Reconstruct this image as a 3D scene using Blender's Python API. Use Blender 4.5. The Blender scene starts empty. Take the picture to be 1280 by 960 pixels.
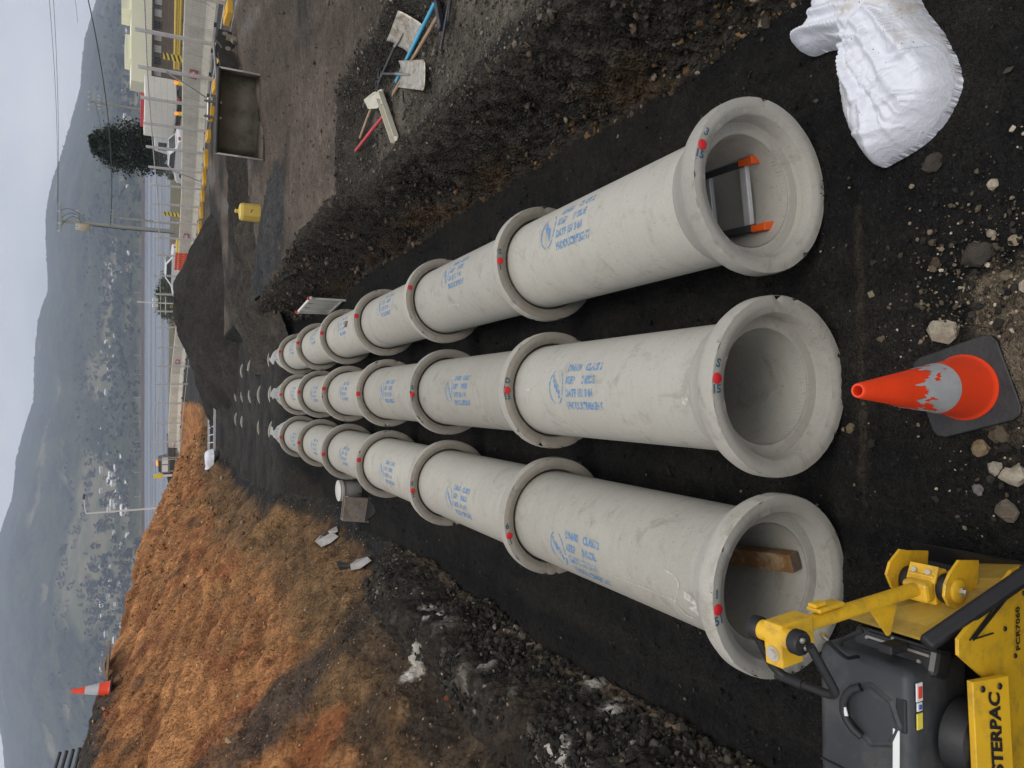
import bpy, bmesh, math, random
import numpy as np
from mathutils import Vector, Matrix, Euler

random.seed(7)
sc = bpy.context.scene
col = sc.collection
R = math.radians

# ------------------------------------------------------------------ frame
# site coordinates: x right, y along the pipes, z above the trench bed.
# The whole site falls gently along y, so world z = z - y * FALL.
FALL = math.tan(R(2.54))
EYE = Vector((0.0, 0.0, 3.36))
PITCH, YAW = R(28.9), R(0.93)
FPX = 887.0

def W(x, y, z):
    return Vector((x, y, z - y * FALL))

UPR = Euler((R(90) - PITCH, 0, -YAW)).to_matrix()

def ray(px, py):
    """direction of the sight line through a point of the picture (1280 x 960)"""
    u, v = 960 - py, px
    return (UPR @ Vector(((u - 480) / FPX, -(v - 640) / FPX, -1))).normalized()

def at(px, py, z):
    """site point at height z on that sight line"""
    d = ray(px, py)
    t = (z - EYE.z) / (d.z + d.y * FALL)
    p = EYE + d * t
    return Vector((p.x, p.y, z))

# ------------------------------------------------------------------ mesh helpers
class MB:
    def __init__(self):
        self.v, self.f, self.m, self.s = [], [], [], []
    def add(self, verts, faces, mi=0, smooth=False):
        o = len(self.v)
        self.v += [tuple(p) for p in verts]
        for f in faces:
            self.f.append(tuple(i + o for i in f)); self.m.append(mi); self.s.append(smooth)
        return self
    def box(self, c, s, rot=None, mi=0, bev=0.0):
        hx, hy, hz = s[0] / 2, s[1] / 2, s[2] / 2
        if bev > 0:
            bm = bmesh.new()
            bmesh.ops.create_cube(bm, size=1)
            for v in bm.verts:
                v.co = Vector((v.co.x * s[0], v.co.y * s[1], v.co.z * s[2]))
            bmesh.ops.bevel(bm, geom=bm.edges[:], offset=bev, segments=2, affect='EDGES', profile=.5)
            bm.verts.index_update()
            vs = [v.co.copy() for v in bm.verts]; fs = [[v.index for v in f.verts] for f in bm.faces]
            bm.free()
        else:
            vs = [Vector((x, y, z)) for x in (-hx, hx) for y in (-hy, hy) for z in (-hz, hz)]
            fs = [(0, 1, 3, 2), (4, 6, 7, 5), (0, 4, 5, 1), (2, 3, 7, 6), (0, 2, 6, 4), (1, 5, 7, 3)]
        M = rot if rot is not None else Matrix.Identity(3)
        c = Vector(c)
        return self.add([M @ p + c for p in vs], fs, mi)
    def bar(self, a, b, w, h, mi=0, up=(0, 0, 1), bev=0.0):
        a, b = Vector(a), Vector(b)
        d = (b - a); L = d.length; d.normalize()
        up = Vector(up)
        if abs(d.dot(up)) > .99: up = Vector((0, 1, 0))
        x = d.cross(up).normalized(); z = x.cross(d).normalized()
        M = Matrix((x, d, z)).transposed()
        return self.box((a + b) / 2, (w, L, h), M, mi, bev)
    def tube(self, pts, r, n=10, mi=0, cap=True, closed=False):
        pts = [Vector(p) for p in pts]; N = len(pts)
        rs = r if isinstance(r, (list, tuple)) else [r] * N
        vs, fs = [], []
        prev = None
        for i, p in enumerate(pts):
            if closed: t = pts[(i + 1) % N] - pts[i - 1]
            else: t = pts[min(i + 1, N - 1)] - pts[max(i - 1, 0)]
            t.normalize()
            if prev is None:
                u = Vector((0, 0, 1)) if abs(t.z) < .9 else Vector((1, 0, 0))
            else: u = prev
            a = (u - t * u.dot(t)).normalized(); prev = a
            b = t.cross(a)
            for k in range(n):
                an = 2 * math.pi * k / n
                vs.append(p + (a * math.cos(an) + b * math.sin(an)) * rs[i])
        for i in range(N if closed else N - 1):
            j = (i + 1) % N
            for k in range(n):
                l = (k + 1) % n
                fs.append((i * n + k, i * n + l, j * n + l, j * n + k))
        self.add(vs, fs, mi, True)
        if cap and not closed:
            self.add(vs[:n], [tuple(range(n))[::-1]], mi); self.add(vs[-n:], [tuple(range(n))], mi)
        return self
    def lathe(self, prof, n=48, axis='z', mi=0, M=None, c=(0, 0, 0), smooth=True, close=False):
        vs, fs = [], []
        c = Vector(c)
        for (r, h) in prof:
            for k in range(n):
                a = 2 * math.pi * k / n
                if axis == 'z': p = Vector((r * math.cos(a), r * math.sin(a), h))
                elif axis == 'y': p = Vector((r * math.sin(a), h, r * math.cos(a)))
                else: p = Vector((h, r * math.cos(a), r * math.sin(a)))
                if M is not None: p = M @ p
                vs.append(p + c)
        m = len(prof)
        for i in range(m if close else m - 1):
            j = (i + 1) % m
            for k in range(n):
                l = (k + 1) % n
                fs.append((i * n + k, i * n + l, j * n + l, j * n + k))
        return self.add(vs, fs, mi, smooth)
    def prism(self, poly, depth, M, c, mi=0):
        """polygon in local xy, extruded along local z by depth (centred)"""
        n = len(poly); c = Vector(c)
        vs = [M @ Vector((x, y, -depth / 2)) + c for x, y in poly] + [M @ Vector((x, y, depth / 2)) + c for x, y in poly]
        fs = [tuple(range(n))[::-1], tuple(range(n, 2 * n))] + [(i, (i + 1) % n, n + (i + 1) % n, n + i) for i in range(n)]
        return self.add(vs, fs, mi)
    def slab(self, quad, t, mi=0):
        """thick plate from a planar 3-D polygon (counter-clockwise seen from the outside)"""
        q = [Vector(p) for p in quad]; n = len(q)
        nr = (q[1] - q[0]).cross(q[2] - q[0]).normalized()
        vs = q + [p - nr * t for p in q]
        fs = [tuple(range(n)), tuple(range(n, 2 * n))[::-1]] + [(i, n + i, n + (i + 1) % n, (i + 1) % n) for i in range(n)]
        return self.add(vs, fs, mi)
    def build(self, name, mats, parent=None, bevel=0.0):
        me = bpy.data.meshes.new(name)
        me.from_pydata(self.v, [], self.f); me.update()
        mats = mats if isinstance(mats, (list, tuple)) else [mats]
        for m in mats: me.materials.append(m)
        me.polygons.foreach_set('material_index', self.m)
        me.polygons.foreach_set('use_smooth', self.s)
        bm = bmesh.new(); bm.from_mesh(me)
        bmesh.ops.recalc_face_normals(bm, faces=bm.faces)
        bm.to_mesh(me); bm.free()
        if any(self.s): me.set_sharp_from_angle(angle=R(38))
        o = bpy.data.objects.new(name, me); col.objects.link(o)
        if parent: o.parent = parent
        if bevel:
            b = o.modifiers.new('bevel', 'BEVEL'); b.width = bevel; b.segments = 2; b.limit_method = 'ANGLE'; b.angle_limit = R(35)
        return o

def tag(o, label=None, cat=None, group=None, kind=None):
    if label: o['label'] = label
    if cat: o['category'] = cat
    if group: o['group'] = group
    if kind: o['kind'] = kind
    return o

def thing(name, label, cat, loc=(0, 0, 0), rot=(0, 0, 0), group=None, scale=1.0):
    o = bpy.data.objects.new(name, None); col.objects.link(o)
    o.empty_display_size = .1
    o.location = W(*loc); o.rotation_euler = rot
    o.scale = (scale,) * 3
    return tag(o, label, cat, group)

def copy_tree(o, parent=None):
    c = o.copy(); col.objects.link(c)
    if parent: c.parent = parent
    for ch in [k for k in bpy.data.objects if k.parent == o]: copy_tree(ch, c)
    return c

def rotz(a): return Matrix.Rotation(a, 3, 'Z')
def rotx(a): return Matrix.Rotation(a, 3, 'X')
def roty(a): return Matrix.Rotation(a, 3, 'Y')

def arr_mesh(name, verts, faces, mats, smooth=True, color=None, midx=None):
    """mesh object from numpy arrays (quads)"""
    me = bpy.data.meshes.new(name)
    nv, nf = len(verts), len(faces)
    k = faces.shape[1]
    me.vertices.add(nv); me.loops.add(nf * k); me.polygons.add(nf)
    me.vertices.foreach_set('co', np.ascontiguousarray(verts, dtype=np.float32).ravel())
    me.loops.foreach_set('vertex_index', np.ascontiguousarray(faces, dtype=np.int32).ravel())
    me.polygons.foreach_set('loop_start', np.arange(0, nf * k, k, dtype=np.int32))
    me.polygons.foreach_set('loop_total', np.full(nf, k, dtype=np.int32))
    me.polygons.foreach_set('use_smooth', np.full(nf, smooth, dtype=bool))
    for m in (mats if isinstance(mats, (list, tuple)) else [mats]): me.materials.append(m)
    if midx is not None: me.polygons.foreach_set('material_index', np.ascontiguousarray(midx, dtype=np.int32))
    if color is not None:
        a = me.attributes.new('soil', 'FLOAT_COLOR', 'POINT')
        c4 = np.ones((nv, 4), dtype=np.float32); c4[:, :3] = color
        a.data.foreach_set('color', c4.ravel())
    me.update(calc_edges=True); me.validate()
    o = bpy.data.objects.new(name, me); col.objects.link(o)
    return o

# ------------------------------------------------------------------ numpy noise
def _hash(ix, iy, seed):
    h = (ix.astype(np.int64) * 374761393 + iy.astype(np.int64) * 668265263 + seed * 974711) & 0x7fffffff
    h = ((h ^ (h >> 13)) * 1274126177) & 0x7fffffff
    h = h ^ (h >> 16)
    return (h & 0xffffff).astype(np.float64) / float(0xffffff)

def vnoise(x, y, seed=0):
    ix, iy = np.floor(x), np.floor(y)
    fx, fy = x - ix, y - iy
    fx = fx * fx * fx * (fx * (fx * 6 - 15) + 10); fy = fy * fy * fy * (fy * (fy * 6 - 15) + 10)
    a = _hash(ix, iy, seed); b = _hash(ix + 1, iy, seed); c = _hash(ix, iy + 1, seed); d = _hash(ix + 1, iy + 1, seed)
    return (a + (b - a) * fx) * (1 - fy) + (c + (d - c) * fx) * fy

def fbm(x, y, seed=0, oct=4, gain=.5):
    s = np.zeros_like(x, dtype=np.float64); a = 1.0; t = 0
    for i in range(oct):
        s += a * vnoise(x, y, seed + i * 17); t += a
        a *= gain; x = x * 2.03 + 11.3; y = y * 2.03 - 5.7
    return s / t * 2 - 1          # about -1..1

def worley(x, y, seed=0):
    """distance to nearest and second nearest cell point, and a random id of the nearest"""
    ix, iy = np.floor(x), np.floor(y)
    d1 = np.full(x.shape, 9.0); d2 = d1.copy(); idn = np.zeros(x.shape)
    for dx in (-1, 0, 1):
        for dy in (-1, 0, 1):
            cx, cy = ix + dx, iy + dy
            px = cx + _hash(cx, cy, seed); py = cy + _hash(cx, cy, seed + 5)
            d = np.hypot(px - x, py - y)
            near = d < d1
            d2 = np.where(near, d1, np.minimum(d2, d))
            idn = np.where(near, _hash(cx, cy, seed + 9), idn)
            d1 = np.where(near, d, d1)
    return d1, d2, idn

def sstep(a, b, x):
    t = np.clip((x - a) / (b - a), 0, 1)
    return t * t * (3 - 2 * t)

# ------------------------------------------------------------------ materials
def nodes(name):
    m = bpy.data.materials.new(name); m.use_nodes = True
    nt = m.node_tree
    return m, nt, nt.nodes['Principled BSDF']

def mat(name, c, rough=.6, metal=0.0, var=.12, scale=8.0, bump=0.0, bscale=60.0, dirt=None, dirt_amt=.3, dirt_scale=3.0, spec=.5, rand=0.0, coat=0.0):
    """plain surface with fine tone variation, optional blotches of dirt and bump"""
    m, nt, b = nodes(name)
    N, L = nt.nodes, nt.links
    tc = N.new('ShaderNodeTexCoord')
    n1 = N.new('ShaderNodeTexNoise'); n1.inputs['Scale'].default_value = scale; n1.inputs['Detail'].default_value = 6
    L.new(tc.outputs['Object'], n1.inputs['Vector'])
    mr = N.new('ShaderNodeMapRange'); mr.inputs['From Min'].default_value = .25; mr.inputs['From Max'].default_value = .75
    mr.inputs['To Min'].default_value = 1 - var; mr.inputs['To Max'].default_value = 1 + var
    L.new(n1.outputs['Fac'], mr.inputs['Value'])
    hsv = N.new('ShaderNodeHueSaturation'); hsv.inputs['Color'].default_value = (*c, 1)
    L.new(mr.outputs['Result'], hsv.inputs['Value'])
    out = hsv.outputs['Color']
    if rand:
        oi = N.new('ShaderNodeObjectInfo'); m2 = N.new('ShaderNodeMapRange')
        m2.inputs['To Min'].default_value = 1 - rand; m2.inputs['To Max'].default_value = 1 + rand
        L.new(oi.outputs['Random'], m2.inputs['Value'])
        h2 = N.new('ShaderNodeHueSaturation'); L.new(out, h2.inputs['Color']); L.new(m2.outputs['Result'], h2.inputs['Value']); out = h2.outputs['Color']
    if dirt:
        n2 = N.new('ShaderNodeTexNoise'); n2.inputs['Scale'].default_value = dirt_scale; n2.inputs['Detail'].default_value = 8; n2.inputs['Roughness'].default_value = .7
        L.new(tc.outputs['Object'], n2.inputs['Vector'])
        r2 = N.new('ShaderNodeMapRange'); r2.inputs['From Min'].default_value = .48; r2.inputs['From Max'].default_value = .68
        r2.inputs['To Max'].default_value = dirt_amt
        L.new(n2.outputs['Fac'], r2.inputs['Value'])
        mx = N.new('ShaderNodeMix'); mx.data_type = 'RGBA'
        L.new(r2.outputs['Result'], mx.inputs['Factor']); L.new(out, mx.inputs['A']); mx.inputs['B'].default_value = (*dirt, 1)
        out = mx.outputs['Result']
    L.new(out, b.inputs['Base Color'])
    b.inputs['Roughness'].default_value = rough; b.inputs['Metallic'].default_value = metal
    b.inputs['Specular IOR Level'].default_value = spec
    if coat: b.inputs['Coat Weight'].default_value = coat
    if bump:
        n3 = N.new('ShaderNodeTexNoise'); n3.inputs['Scale'].default_value = bscale; n3.inputs['Detail'].default_value = 8
        L.new(tc.outputs['Object'], n3.inputs['Vector'])
        bp = N.new('ShaderNodeBump'); bp.inputs['Strength'].default_value = bump; bp.inputs['Distance'].default_value = .01
        L.new(n3.outputs['Fac'], bp.inputs['Height']); L.new(bp.outputs['Normal'], b.inputs['Normal'])
    return m

def soil_mat(name, grain=90.0, bump=.6, chips=0.0, chip_scale=55.0, chip_col=(.35, .32, .27), contrast=.35, rough=.95, spec=.15, depth=.02, clods=0.0):
    """earth: colour from the soil attribute, broken up by grain, pebbles and bump"""
    m, nt, b = nodes(name)
    N, L = nt.nodes, nt.links
    geo = N.new('ShaderNodeNewGeometry')
    at_ = N.new('ShaderNodeAttribute'); at_.attribute_name = 'soil'
    def noise(sc_, det=6, ro=.6):
        n = N.new('ShaderNodeTexNoise'); n.inputs['Scale'].default_value = sc_; n.inputs['Detail'].default_value = det; n.inputs['Roughness'].default_value = ro
        L.new(geo.outputs['Position'], n.inputs['Vector']); return n
    a, c = noise(grain), noise(grain * .14, 8, .68)
    add = N.new('ShaderNodeMath'); add.operation = 'ADD'; L.new(a.outputs['Fac'], add.inputs[0]); L.new(c.outputs['Fac'], add.inputs[1])
    mr = N.new('ShaderNodeMapRange'); mr.inputs['From Min'].default_value = .65; mr.inputs['From Max'].default_value = 1.35
    mr.inputs['To Min'].default_value = 1 - contrast; mr.inputs['To Max'].default_value = 1 + contrast
    L.new(add.outputs[0], mr.inputs['Value'])
    h = N.new('ShaderNodeHueSaturation'); L.new(at_.outputs['Color'], h.inputs['Color']); L.new(mr.outputs['Result'], h.inputs['Value'])
    out = h.outputs['Color']
    hgt = add.outputs[0]
    if clods:
        wn = noise(clods * .8, 3)
        off = N.new('ShaderNodeVectorMath'); off.operation = 'MULTIPLY_ADD'; off.inputs[1].default_value = (.40 / clods,) * 3
        L.new(wn.outputs['Color'], off.inputs[0]); L.new(geo.outputs['Position'], off.inputs[2])
        v2 = N.new('ShaderNodeTexVoronoi'); v2.inputs['Scale'].default_value = clods; L.new(off.outputs[0], v2.inputs['Vector'])
        v3 = N.new('ShaderNodeTexVoronoi'); v3.inputs['Scale'].default_value = clods * 2.7; L.new(off.outputs[0], v3.inputs['Vector'])
        s2 = N.new('ShaderNodeSeparateColor'); L.new(v2.outputs['Color'], s2.inputs['Color'])
        s3 = N.new('ShaderNodeSeparateColor'); L.new(v3.outputs['Color'], s3.inputs['Color'])
        tone = N.new('ShaderNodeMath'); tone.operation = 'ADD'; L.new(s2.outputs['Red'], tone.inputs[0]); L.new(s3.outputs['Green'], tone.inputs[1])
        tr_ = N.new('ShaderNodeMapRange'); tr_.inputs['From Max'].default_value = 2; tr_.inputs['To Min'].default_value = .62; tr_.inputs['To Max'].default_value = 1.38; L.new(tone.outputs[0], tr_.inputs['Value'])
        h3 = N.new('ShaderNodeHueSaturation'); L.new(out, h3.inputs['Color']); L.new(tr_.outputs['Result'], h3.inputs['Value']); out = h3.outputs['Color']
        sm = N.new('ShaderNodeMath'); sm.operation = 'ADD'; L.new(v2.outputs['Distance'], sm.inputs[0]); L.new(v3.outputs['Distance'], sm.inputs[1])
        m9 = N.new('ShaderNodeMath'); m9.operation = 'MULTIPLY_ADD'; m9.inputs[1].default_value = -.9; L.new(sm.outputs[0], m9.inputs[0]); L.new(hgt, m9.inputs[2]); hgt = m9.outputs[0]
    if chips:
        vo = N.new('ShaderNodeTexVoronoi'); vo.inputs['Scale'].default_value = chip_scale; L.new(geo.outputs['Position'], vo.inputs['Vector'])
        sep = N.new('ShaderNodeSeparateColor'); L.new(vo.outputs['Color'], sep.inputs['Color'])
        near = N.new('ShaderNodeMath'); near.operation = 'LESS_THAN'; near.inputs[1].default_value = .34; L.new(vo.outputs['Distance'], near.inputs[0])
        pick = N.new('ShaderNodeMath'); pick.operation = 'GREATER_THAN'; pick.inputs[1].default_value = 1 - chips; L.new(sep.outputs['Red'], pick.inputs[0])
        mul = N.new('ShaderNodeMath'); mul.operation = 'MULTIPLY'; L.new(near.outputs[0], mul.inputs[0]); L.new(pick.outputs[0], mul.inputs[1])
        mul2 = N.new('ShaderNodeMath'); mul2.operation = 'MULTIPLY'; L.new(mul.outputs[0], mul2.inputs[0]); L.new(sep.outputs['Green'], mul2.inputs[1])
        mx = N.new('ShaderNodeMix'); mx.data_type = 'RGBA'; L.new(mul2.outputs[0], mx.inputs['Factor']); L.new(out, mx.inputs['A']); mx.inputs['B'].default_value = (*chip_col, 1)
        out = mx.outputs['Result']
    L.new(out, b.inputs['Base Color'])
    b.inputs['Roughness'].default_value = rough; b.inputs['Specular IOR Level'].default_value = spec
    bp = N.new('ShaderNodeBump'); bp.inputs['Strength'].default_value = bump; bp.inputs['Distance'].default_value = depth
    L.new(hgt, bp.inputs['Height']); L.new(bp.outputs['Normal'], b.inputs['Normal'])
    return m

def text_mesh(body, size, extrude=0.0, bold=0.0, align='LEFT', spacing=1.0):
    """outline lettering as plain vertices and faces"""
    cu = bpy.data.curves.new('lettering', 'FONT'); cu.body = body; cu.size = size; cu.offset = bold
    cu.align_x = align; cu.space_character = spacing; cu.resolution_u = 3
    o = bpy.data.objects.new('lettering', cu); col.objects.link(o)
    dg = bpy.context.evaluated_depsgraph_get(); dg.update()
    me = bpy.data.meshes.new_from_object(o.evaluated_get(dg))
    vs = [v.co.copy() for v in me.vertices]; fs = [tuple(p.vertices) for p in me.polygons]
    bpy.data.objects.remove(o); bpy.data.curves.remove(cu); bpy.data.meshes.remove(me)
    return vs, fs
SKYV = 7.2
EXPOSURE = 0.12
HAZE = 0.00022
# ------------------------------------------------------------------ the lie of the land (site heights)
LAKE_Z = EYE.z - 32.0           # world height of the water
CY = [0, 13, 21, 28, 32, 36, 40, 43, 50]
CX = [-6.2, -6.1, -5.9, -5.15, -4.3, -2.9, -1.7, -1.1, -1.0]
CZ = [4.75, 4.6, 4.3, 3.95, 3.4, 2.6, 1.9, 1.35, 1.25]
TY = [0, 18, 27, 33, 38, 42, 46]
TX = [-2.38, -2.4, -2.9, -2.3, -1.0, -.5, -.3]

def floor_z(x, y):
    ramp = -.01 + (1 - sstep(.2, 1.7, y)) * .45          # the ground climbs towards the camera
    fill = .80 * sstep(16.4, 18.3, y) + .43 * sstep(29.6, 31.6, y)
    return ramp + fill

def upper_z(x, y):
    return 1.25 + .4 * sstep(4, 10, x) * (1 - .85 * sstep(24, 46, y))

def bench_mix(x, y):
    wob = .18 * fbm(x * 1.3, y * 1.3, 41, 3)
    return np.maximum(sstep(3.72, 4.08, x + wob), sstep(8.6, 9.5, y + wob))

def wall_foot(x, y):
    return 2.28 + .10 * fbm(y * .9, y * .31, 42, 3) + .25 * sstep(1.6, -.5, y) - .42 * sstep(10, 18, y)

def base_h(x, y):
    x = np.asarray(x, float); y = np.asarray(y, float)
    fz = floor_z(x, y)
    # right side
    bm_ = bench_mix(x, y)
    top = (.92 - .02 * (x - 2.8)) * (1 - bm_) + upper_z(x, y) * bm_
    top = np.maximum(top, fz)
    xr = wall_foot(x, y)
    tw = sstep(0, .40, x - xr)
    h = fz + (top - fz) * tw
    # left bank
    tx = np.interp(y, TY, TX) + .16 * fbm(y * .8, y * .2, 43, 3)
    cx = np.interp(y, CY, CX) + .25 * fbm(y * .45, y * .1, 44, 3)
    cz = np.interp(y, CY, CZ) + .12 * fbm(y * .7, y * .1, 45, 3)
    f = np.clip((tx - x) / np.maximum(tx - cx, .3), 0, 3)
    near = np.interp(f, [0, .055, .17, .26, .42, 1, 1.08, 2, 3], [0, .15, .17, .27, .40, 1, 1.0, .96, .9])
    far = np.interp(f, [0, .12, .42, 1, 1.08, 2, 3], [0, .07, .34, 1, 1.0, .96, .9])
    m = sstep(9.0, 11.2, y)
    prof = near * (1 - m) + far * m
    bank = fz + np.maximum(cz - fz, 0) * prof
    h = np.where(x < tx, bank, h)
    # far ground: pad, road, then down to the shore (a world-level profile)
    r = np.hypot(x, y)
    yy = np.maximum(r, 1)
    wz = np.interp(yy, [60, 78, 130, 300, 585, 640, 800], [0, -1.95, -4.7, -13.8, LAKE_Z + .3, LAKE_Z - 2, LAKE_Z - 6])
    k = sstep(58, 80, r)
    h = h * (1 - k) + (wz + y * FALL) * k
    return h

def hit(px, py, tmax=300):
    """where a sight line meets the bare ground (site point)"""
    d = ray(px, py)
    ts = np.concatenate([np.linspace(.5, 60, 6000), np.linspace(60, tmax, 2000)])
    X, Y, Z = EYE.x + d.x * ts, EYE.y + d.y * ts, EYE.z + d.z * ts
    g = base_h(X, Y) - Y * FALL
    i = np.argmax(Z < g)
    return Vector((X[i], Y[i], float(g[i] + Y[i] * FALL)))

def gz(x, y):
    return float(base_h(np.array([x]), np.array([y]))[0])

# ------------------------------------------------------------------ the ground sheet
def build_ground():
    nth = 1060
    th = np.linspace(R(-66), R(66), nth)
    rr = [.45]
    while rr[-1] < 62: rr.append(rr[-1] * 1.0056)
    while rr[-1] < 760: rr.append(rr[-1] * 1.03)
    rr = np.array(rr); nr = len(rr)
    T, Rr = np.meshgrid(th, rr)
    # a little jitter so that the rows do not read as rings
    T = T + (_hash(np.arange(nr)[:, None] * np.ones(nth), np.arange(nth)[None, :] * np.ones((nr, 1)), 3) - .5) * (th[1] - th[0]) * .7
    X = (Rr * np.sin(T)); Y = (Rr * np.cos(T))
    H = base_h(X, Y)
    e = .02
    nx = -(base_h(X + e, Y) - base_h(X - e, Y)) / (2 * e)
    ny = -(base_h(X, Y + e) - base_h(X, Y - e)) / (2 * e)
    nz = 1 / np.sqrt(nx * nx + ny * ny + 1); nx *= nz; ny *= nz
    # unrolled coordinates so that noise is not smeared down the steep faces
    P = X + np.where(X > 0, 1, -1) * H * .9; Q = Y
    fz = floor_z(X, Y)
    tx = np.interp(Y, TY, TX) + .16 * fbm(Y * .8, Y * .2, 43, 3)
    cx = np.interp(Y, CY, CX); f = (tx - X) / np.maximum(tx - cx, .3)
    left = X < tx
    xr = wall_foot(X, Y)
    wallz = (X > xr - .04) & (X < xr + .46 + .12 * fbm(Y * 2, X * 2, 47, 3)) & (Y < 22)
    bmx = bench_mix(X, Y)
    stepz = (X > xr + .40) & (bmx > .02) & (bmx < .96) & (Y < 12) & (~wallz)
    upper = (X > xr + .40) & (bmx >= .96) & (~wallz)
    bench = (X > xr + .40) & (bmx <= .02) & (~wallz)
    asph = (~left) & (f < -1e9)
    # noise fields
    big = fbm(P * .55, Q * .55, 1, 4); mid = fbm(P * 2.1, Q * 2.1, 2, 4); fine = fbm(P * 9, Q * 9, 3, 4); tiny = fbm(P * 34, Q * 34, 4, 3)
    w1, w2, wid = worley(P * 7 + fine * .5, Q * 7 + mid * .5, 11)
    v1, v2, vid = worley(P * 17 + fine * .6, Q * 17, 12)
    u1, u2, uid = worley(P * 40, Q * 40 + tiny * .5, 13)
    clod = np.clip(.55 - w1, 0, 1) * (.35 + .65 * wid)
    clod2 = np.clip(.55 - v1, 0, 1) * (.3 + .7 * vid)
    clod3 = np.clip(.55 - u1, 0, 1) * (uid > .45) * uid
    # keep only what the sheet can carry at that distance; the materials add the finer grain
    lod = np.clip(4.5 / np.hypot(X, Y), .0, 1)
    tiny = tiny * lod ** 2; clod3 = clod3 * lod ** 2; fine = fine * np.clip(lod * 1.8, .12, 1); clod2 = clod2 * np.clip(lod * 2.0, .15, 1)
    D = np.zeros_like(X)
    C = np.zeros(X.shape + (3,))
    def setc(mask, c):
        C[mask] = np.asarray(c)[mask] if np.ndim(c) == 3 else c
    def mixc(a, b, t):
        t = np.clip(t, 0, 1)[..., None]
        return np.asarray(a) * (1 - t) + np.asarray(b) * t
    # --- trench bed: black sand, a few browner scuffs
    trk = fbm(X * 5, Y * .35, 24, 4)
    C[:] = mixc((.0135, .0135, .014), (.028, .0255, .022), .45 + .5 * mid + .3 * fine + .5 * trk)
    D[:] = .030 * mid + .018 * fine + .030 * trk + .009 * tiny + .028 * clod3 + .022 * clod2 * (mid > .1)
    # nearer the camera the bed is littered with brown earth, then pale crushed rock
    nearm = sstep(2.9, 1.6, Y) * (~left)
    C[:] = mixc(C, (.040, .035, .028), nearm * np.clip(.1 + 1.1 * mid + .5 * big, 0, .85))
    pale = np.exp(-(((X - .26) / .52) ** 2 + ((Y - 1.66) / .30) ** 2) * 1.0) + .30 * fine + .15 * mid
    C[:] = mixc(C, (.205, .165, .115), sstep(.42, .75, pale) * (~left) * (.75 + .25 * fine))
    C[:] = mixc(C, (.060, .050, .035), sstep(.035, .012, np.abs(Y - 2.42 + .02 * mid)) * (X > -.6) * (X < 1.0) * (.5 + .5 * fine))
    D[:] = D + nearm * (.02 * clod + .018 * clod2 + .012 * clod3)
    # --- backfill over the far pipes: greyer
    farf = sstep(17.2, 18.2, Y) * (X < xr) * (~left)
    C[:] = mixc(C, mixc((.030, .029, .028), (.065, .060, .054), .5 + .9 * mid), farf)
    D[:] = D + farf * (.04 * mid)
    # --- trench wall right: dark clods over a red-brown streaked foot
    hh = (H - fz) / .9
    wc = mixc((.038, .034, .028), (.080, .069, .056), .35 + .5 * fine + .3 * mid)
    redband = sstep(.34, .10, np.abs(hh - .26 + .20 * mid)) * sstep(-.05, .45, big + .6 * mid + .30 * sstep(10, 4, Y))
    wc = mixc(wc, mixc((.050, .033, .018), (.155, .095, .048), wid * .7 + .5 * fine), redband * .8)
    setc(wallz, wc)
    D = np.where(wallz, (.06 + .02 * redband) * mid + .15 * clod + .10 * clod2 + .045 * clod3 + .04 * fine + .022 * tiny, D)
    # --- bench
    bc = mixc((.088, .076, .061), (.170, .148, .117), .5 + .7 * mid + .6 * fine)
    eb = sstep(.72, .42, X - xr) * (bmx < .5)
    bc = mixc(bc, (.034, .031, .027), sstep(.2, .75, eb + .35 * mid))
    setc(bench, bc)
    D = np.where(bench, .030 * mid + .022 * fine + .016 * clod3 + .014 * clod2 + .006 * tiny + eb * (.05 * clod + .03 * clod2), D)
    # --- loose slope below the second step
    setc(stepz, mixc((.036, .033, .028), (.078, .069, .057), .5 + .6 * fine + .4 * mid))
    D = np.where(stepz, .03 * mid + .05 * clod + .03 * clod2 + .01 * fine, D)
    # --- upper haul road: brown-grey with wet darker tracks running along it
    tr = fbm((X - .2 * Y) * 1.6, Y * .16, 21, 4)
    uc = mixc((.072, .058, .046), (.160, .127, .098), .45 + .8 * tr + .3 * mid)
    uc = mixc(uc, (.15, .14, .13), sstep(.15, .5, tr + .3 * big) * sstep(4.2, 6.5, X) * .8)
    uc = mixc(uc, (.04, .037, .034), sstep(.1, .45, fbm(X * .5, Y * .35, 22, 4) - .25 + .3 * sstep(14, 20, Y)))
    road = sstep(10.9, 11.2, X + .1 * mid) * sstep(52, 44, Y)
    uc = mixc(uc, mixc((.045, .047, .052), (.065, .067, .07), .5 + .6 * fine), road)
    uc = mixc(uc, (.34, .34, .33), (np.abs(X - 9.5 - .02 * Y) < .05) * (Y < 24) * (fine > -.5) * .8)
    setc(upper, uc)
    D = np.where(upper, (.02 * mid + .010 * fine + .006 * clod3 + .012 * clod * (tr < -.1)) * (1 - road), D)
    # --- pad beyond the pipes
    pad = (Y > 31) & (~left)
    pc = mixc((.032, .032, .033), (.075, .073, .070), .4 + .6 * fbm(X * .3, Y * .9, 23, 4))
    k = (sstep(31, 33, Y) * sstep(8, 5, X))[..., None]
    C = np.where(pad[..., None], C * (1 - k) + pc * k, C)
    # --- left bank
    gul = fbm(P * 3.0, Q * .8 + P * .5, 31, 3)
    strk = fbm((P - .35 * Q) * 5.5 + .5 * mid, (Q + .35 * P) * .55, 35, 3, .5)
    oc = mixc((.20, .082, .031), (.47, .215, .082), .5 + .35 * gul + .40 * fine + .30 * tiny + 1.0 * strk)
    oc = mixc(oc, (.23, .075, .032), sstep(.15, .5, fbm(P * .9, Q * 1.4, 32, 4)) * .7)
    oc = mixc(oc, (.30, .165, .070), sstep(.2, .5, fbm(P * 1.6, Q * .6, 33, 4)) * .5)
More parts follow.
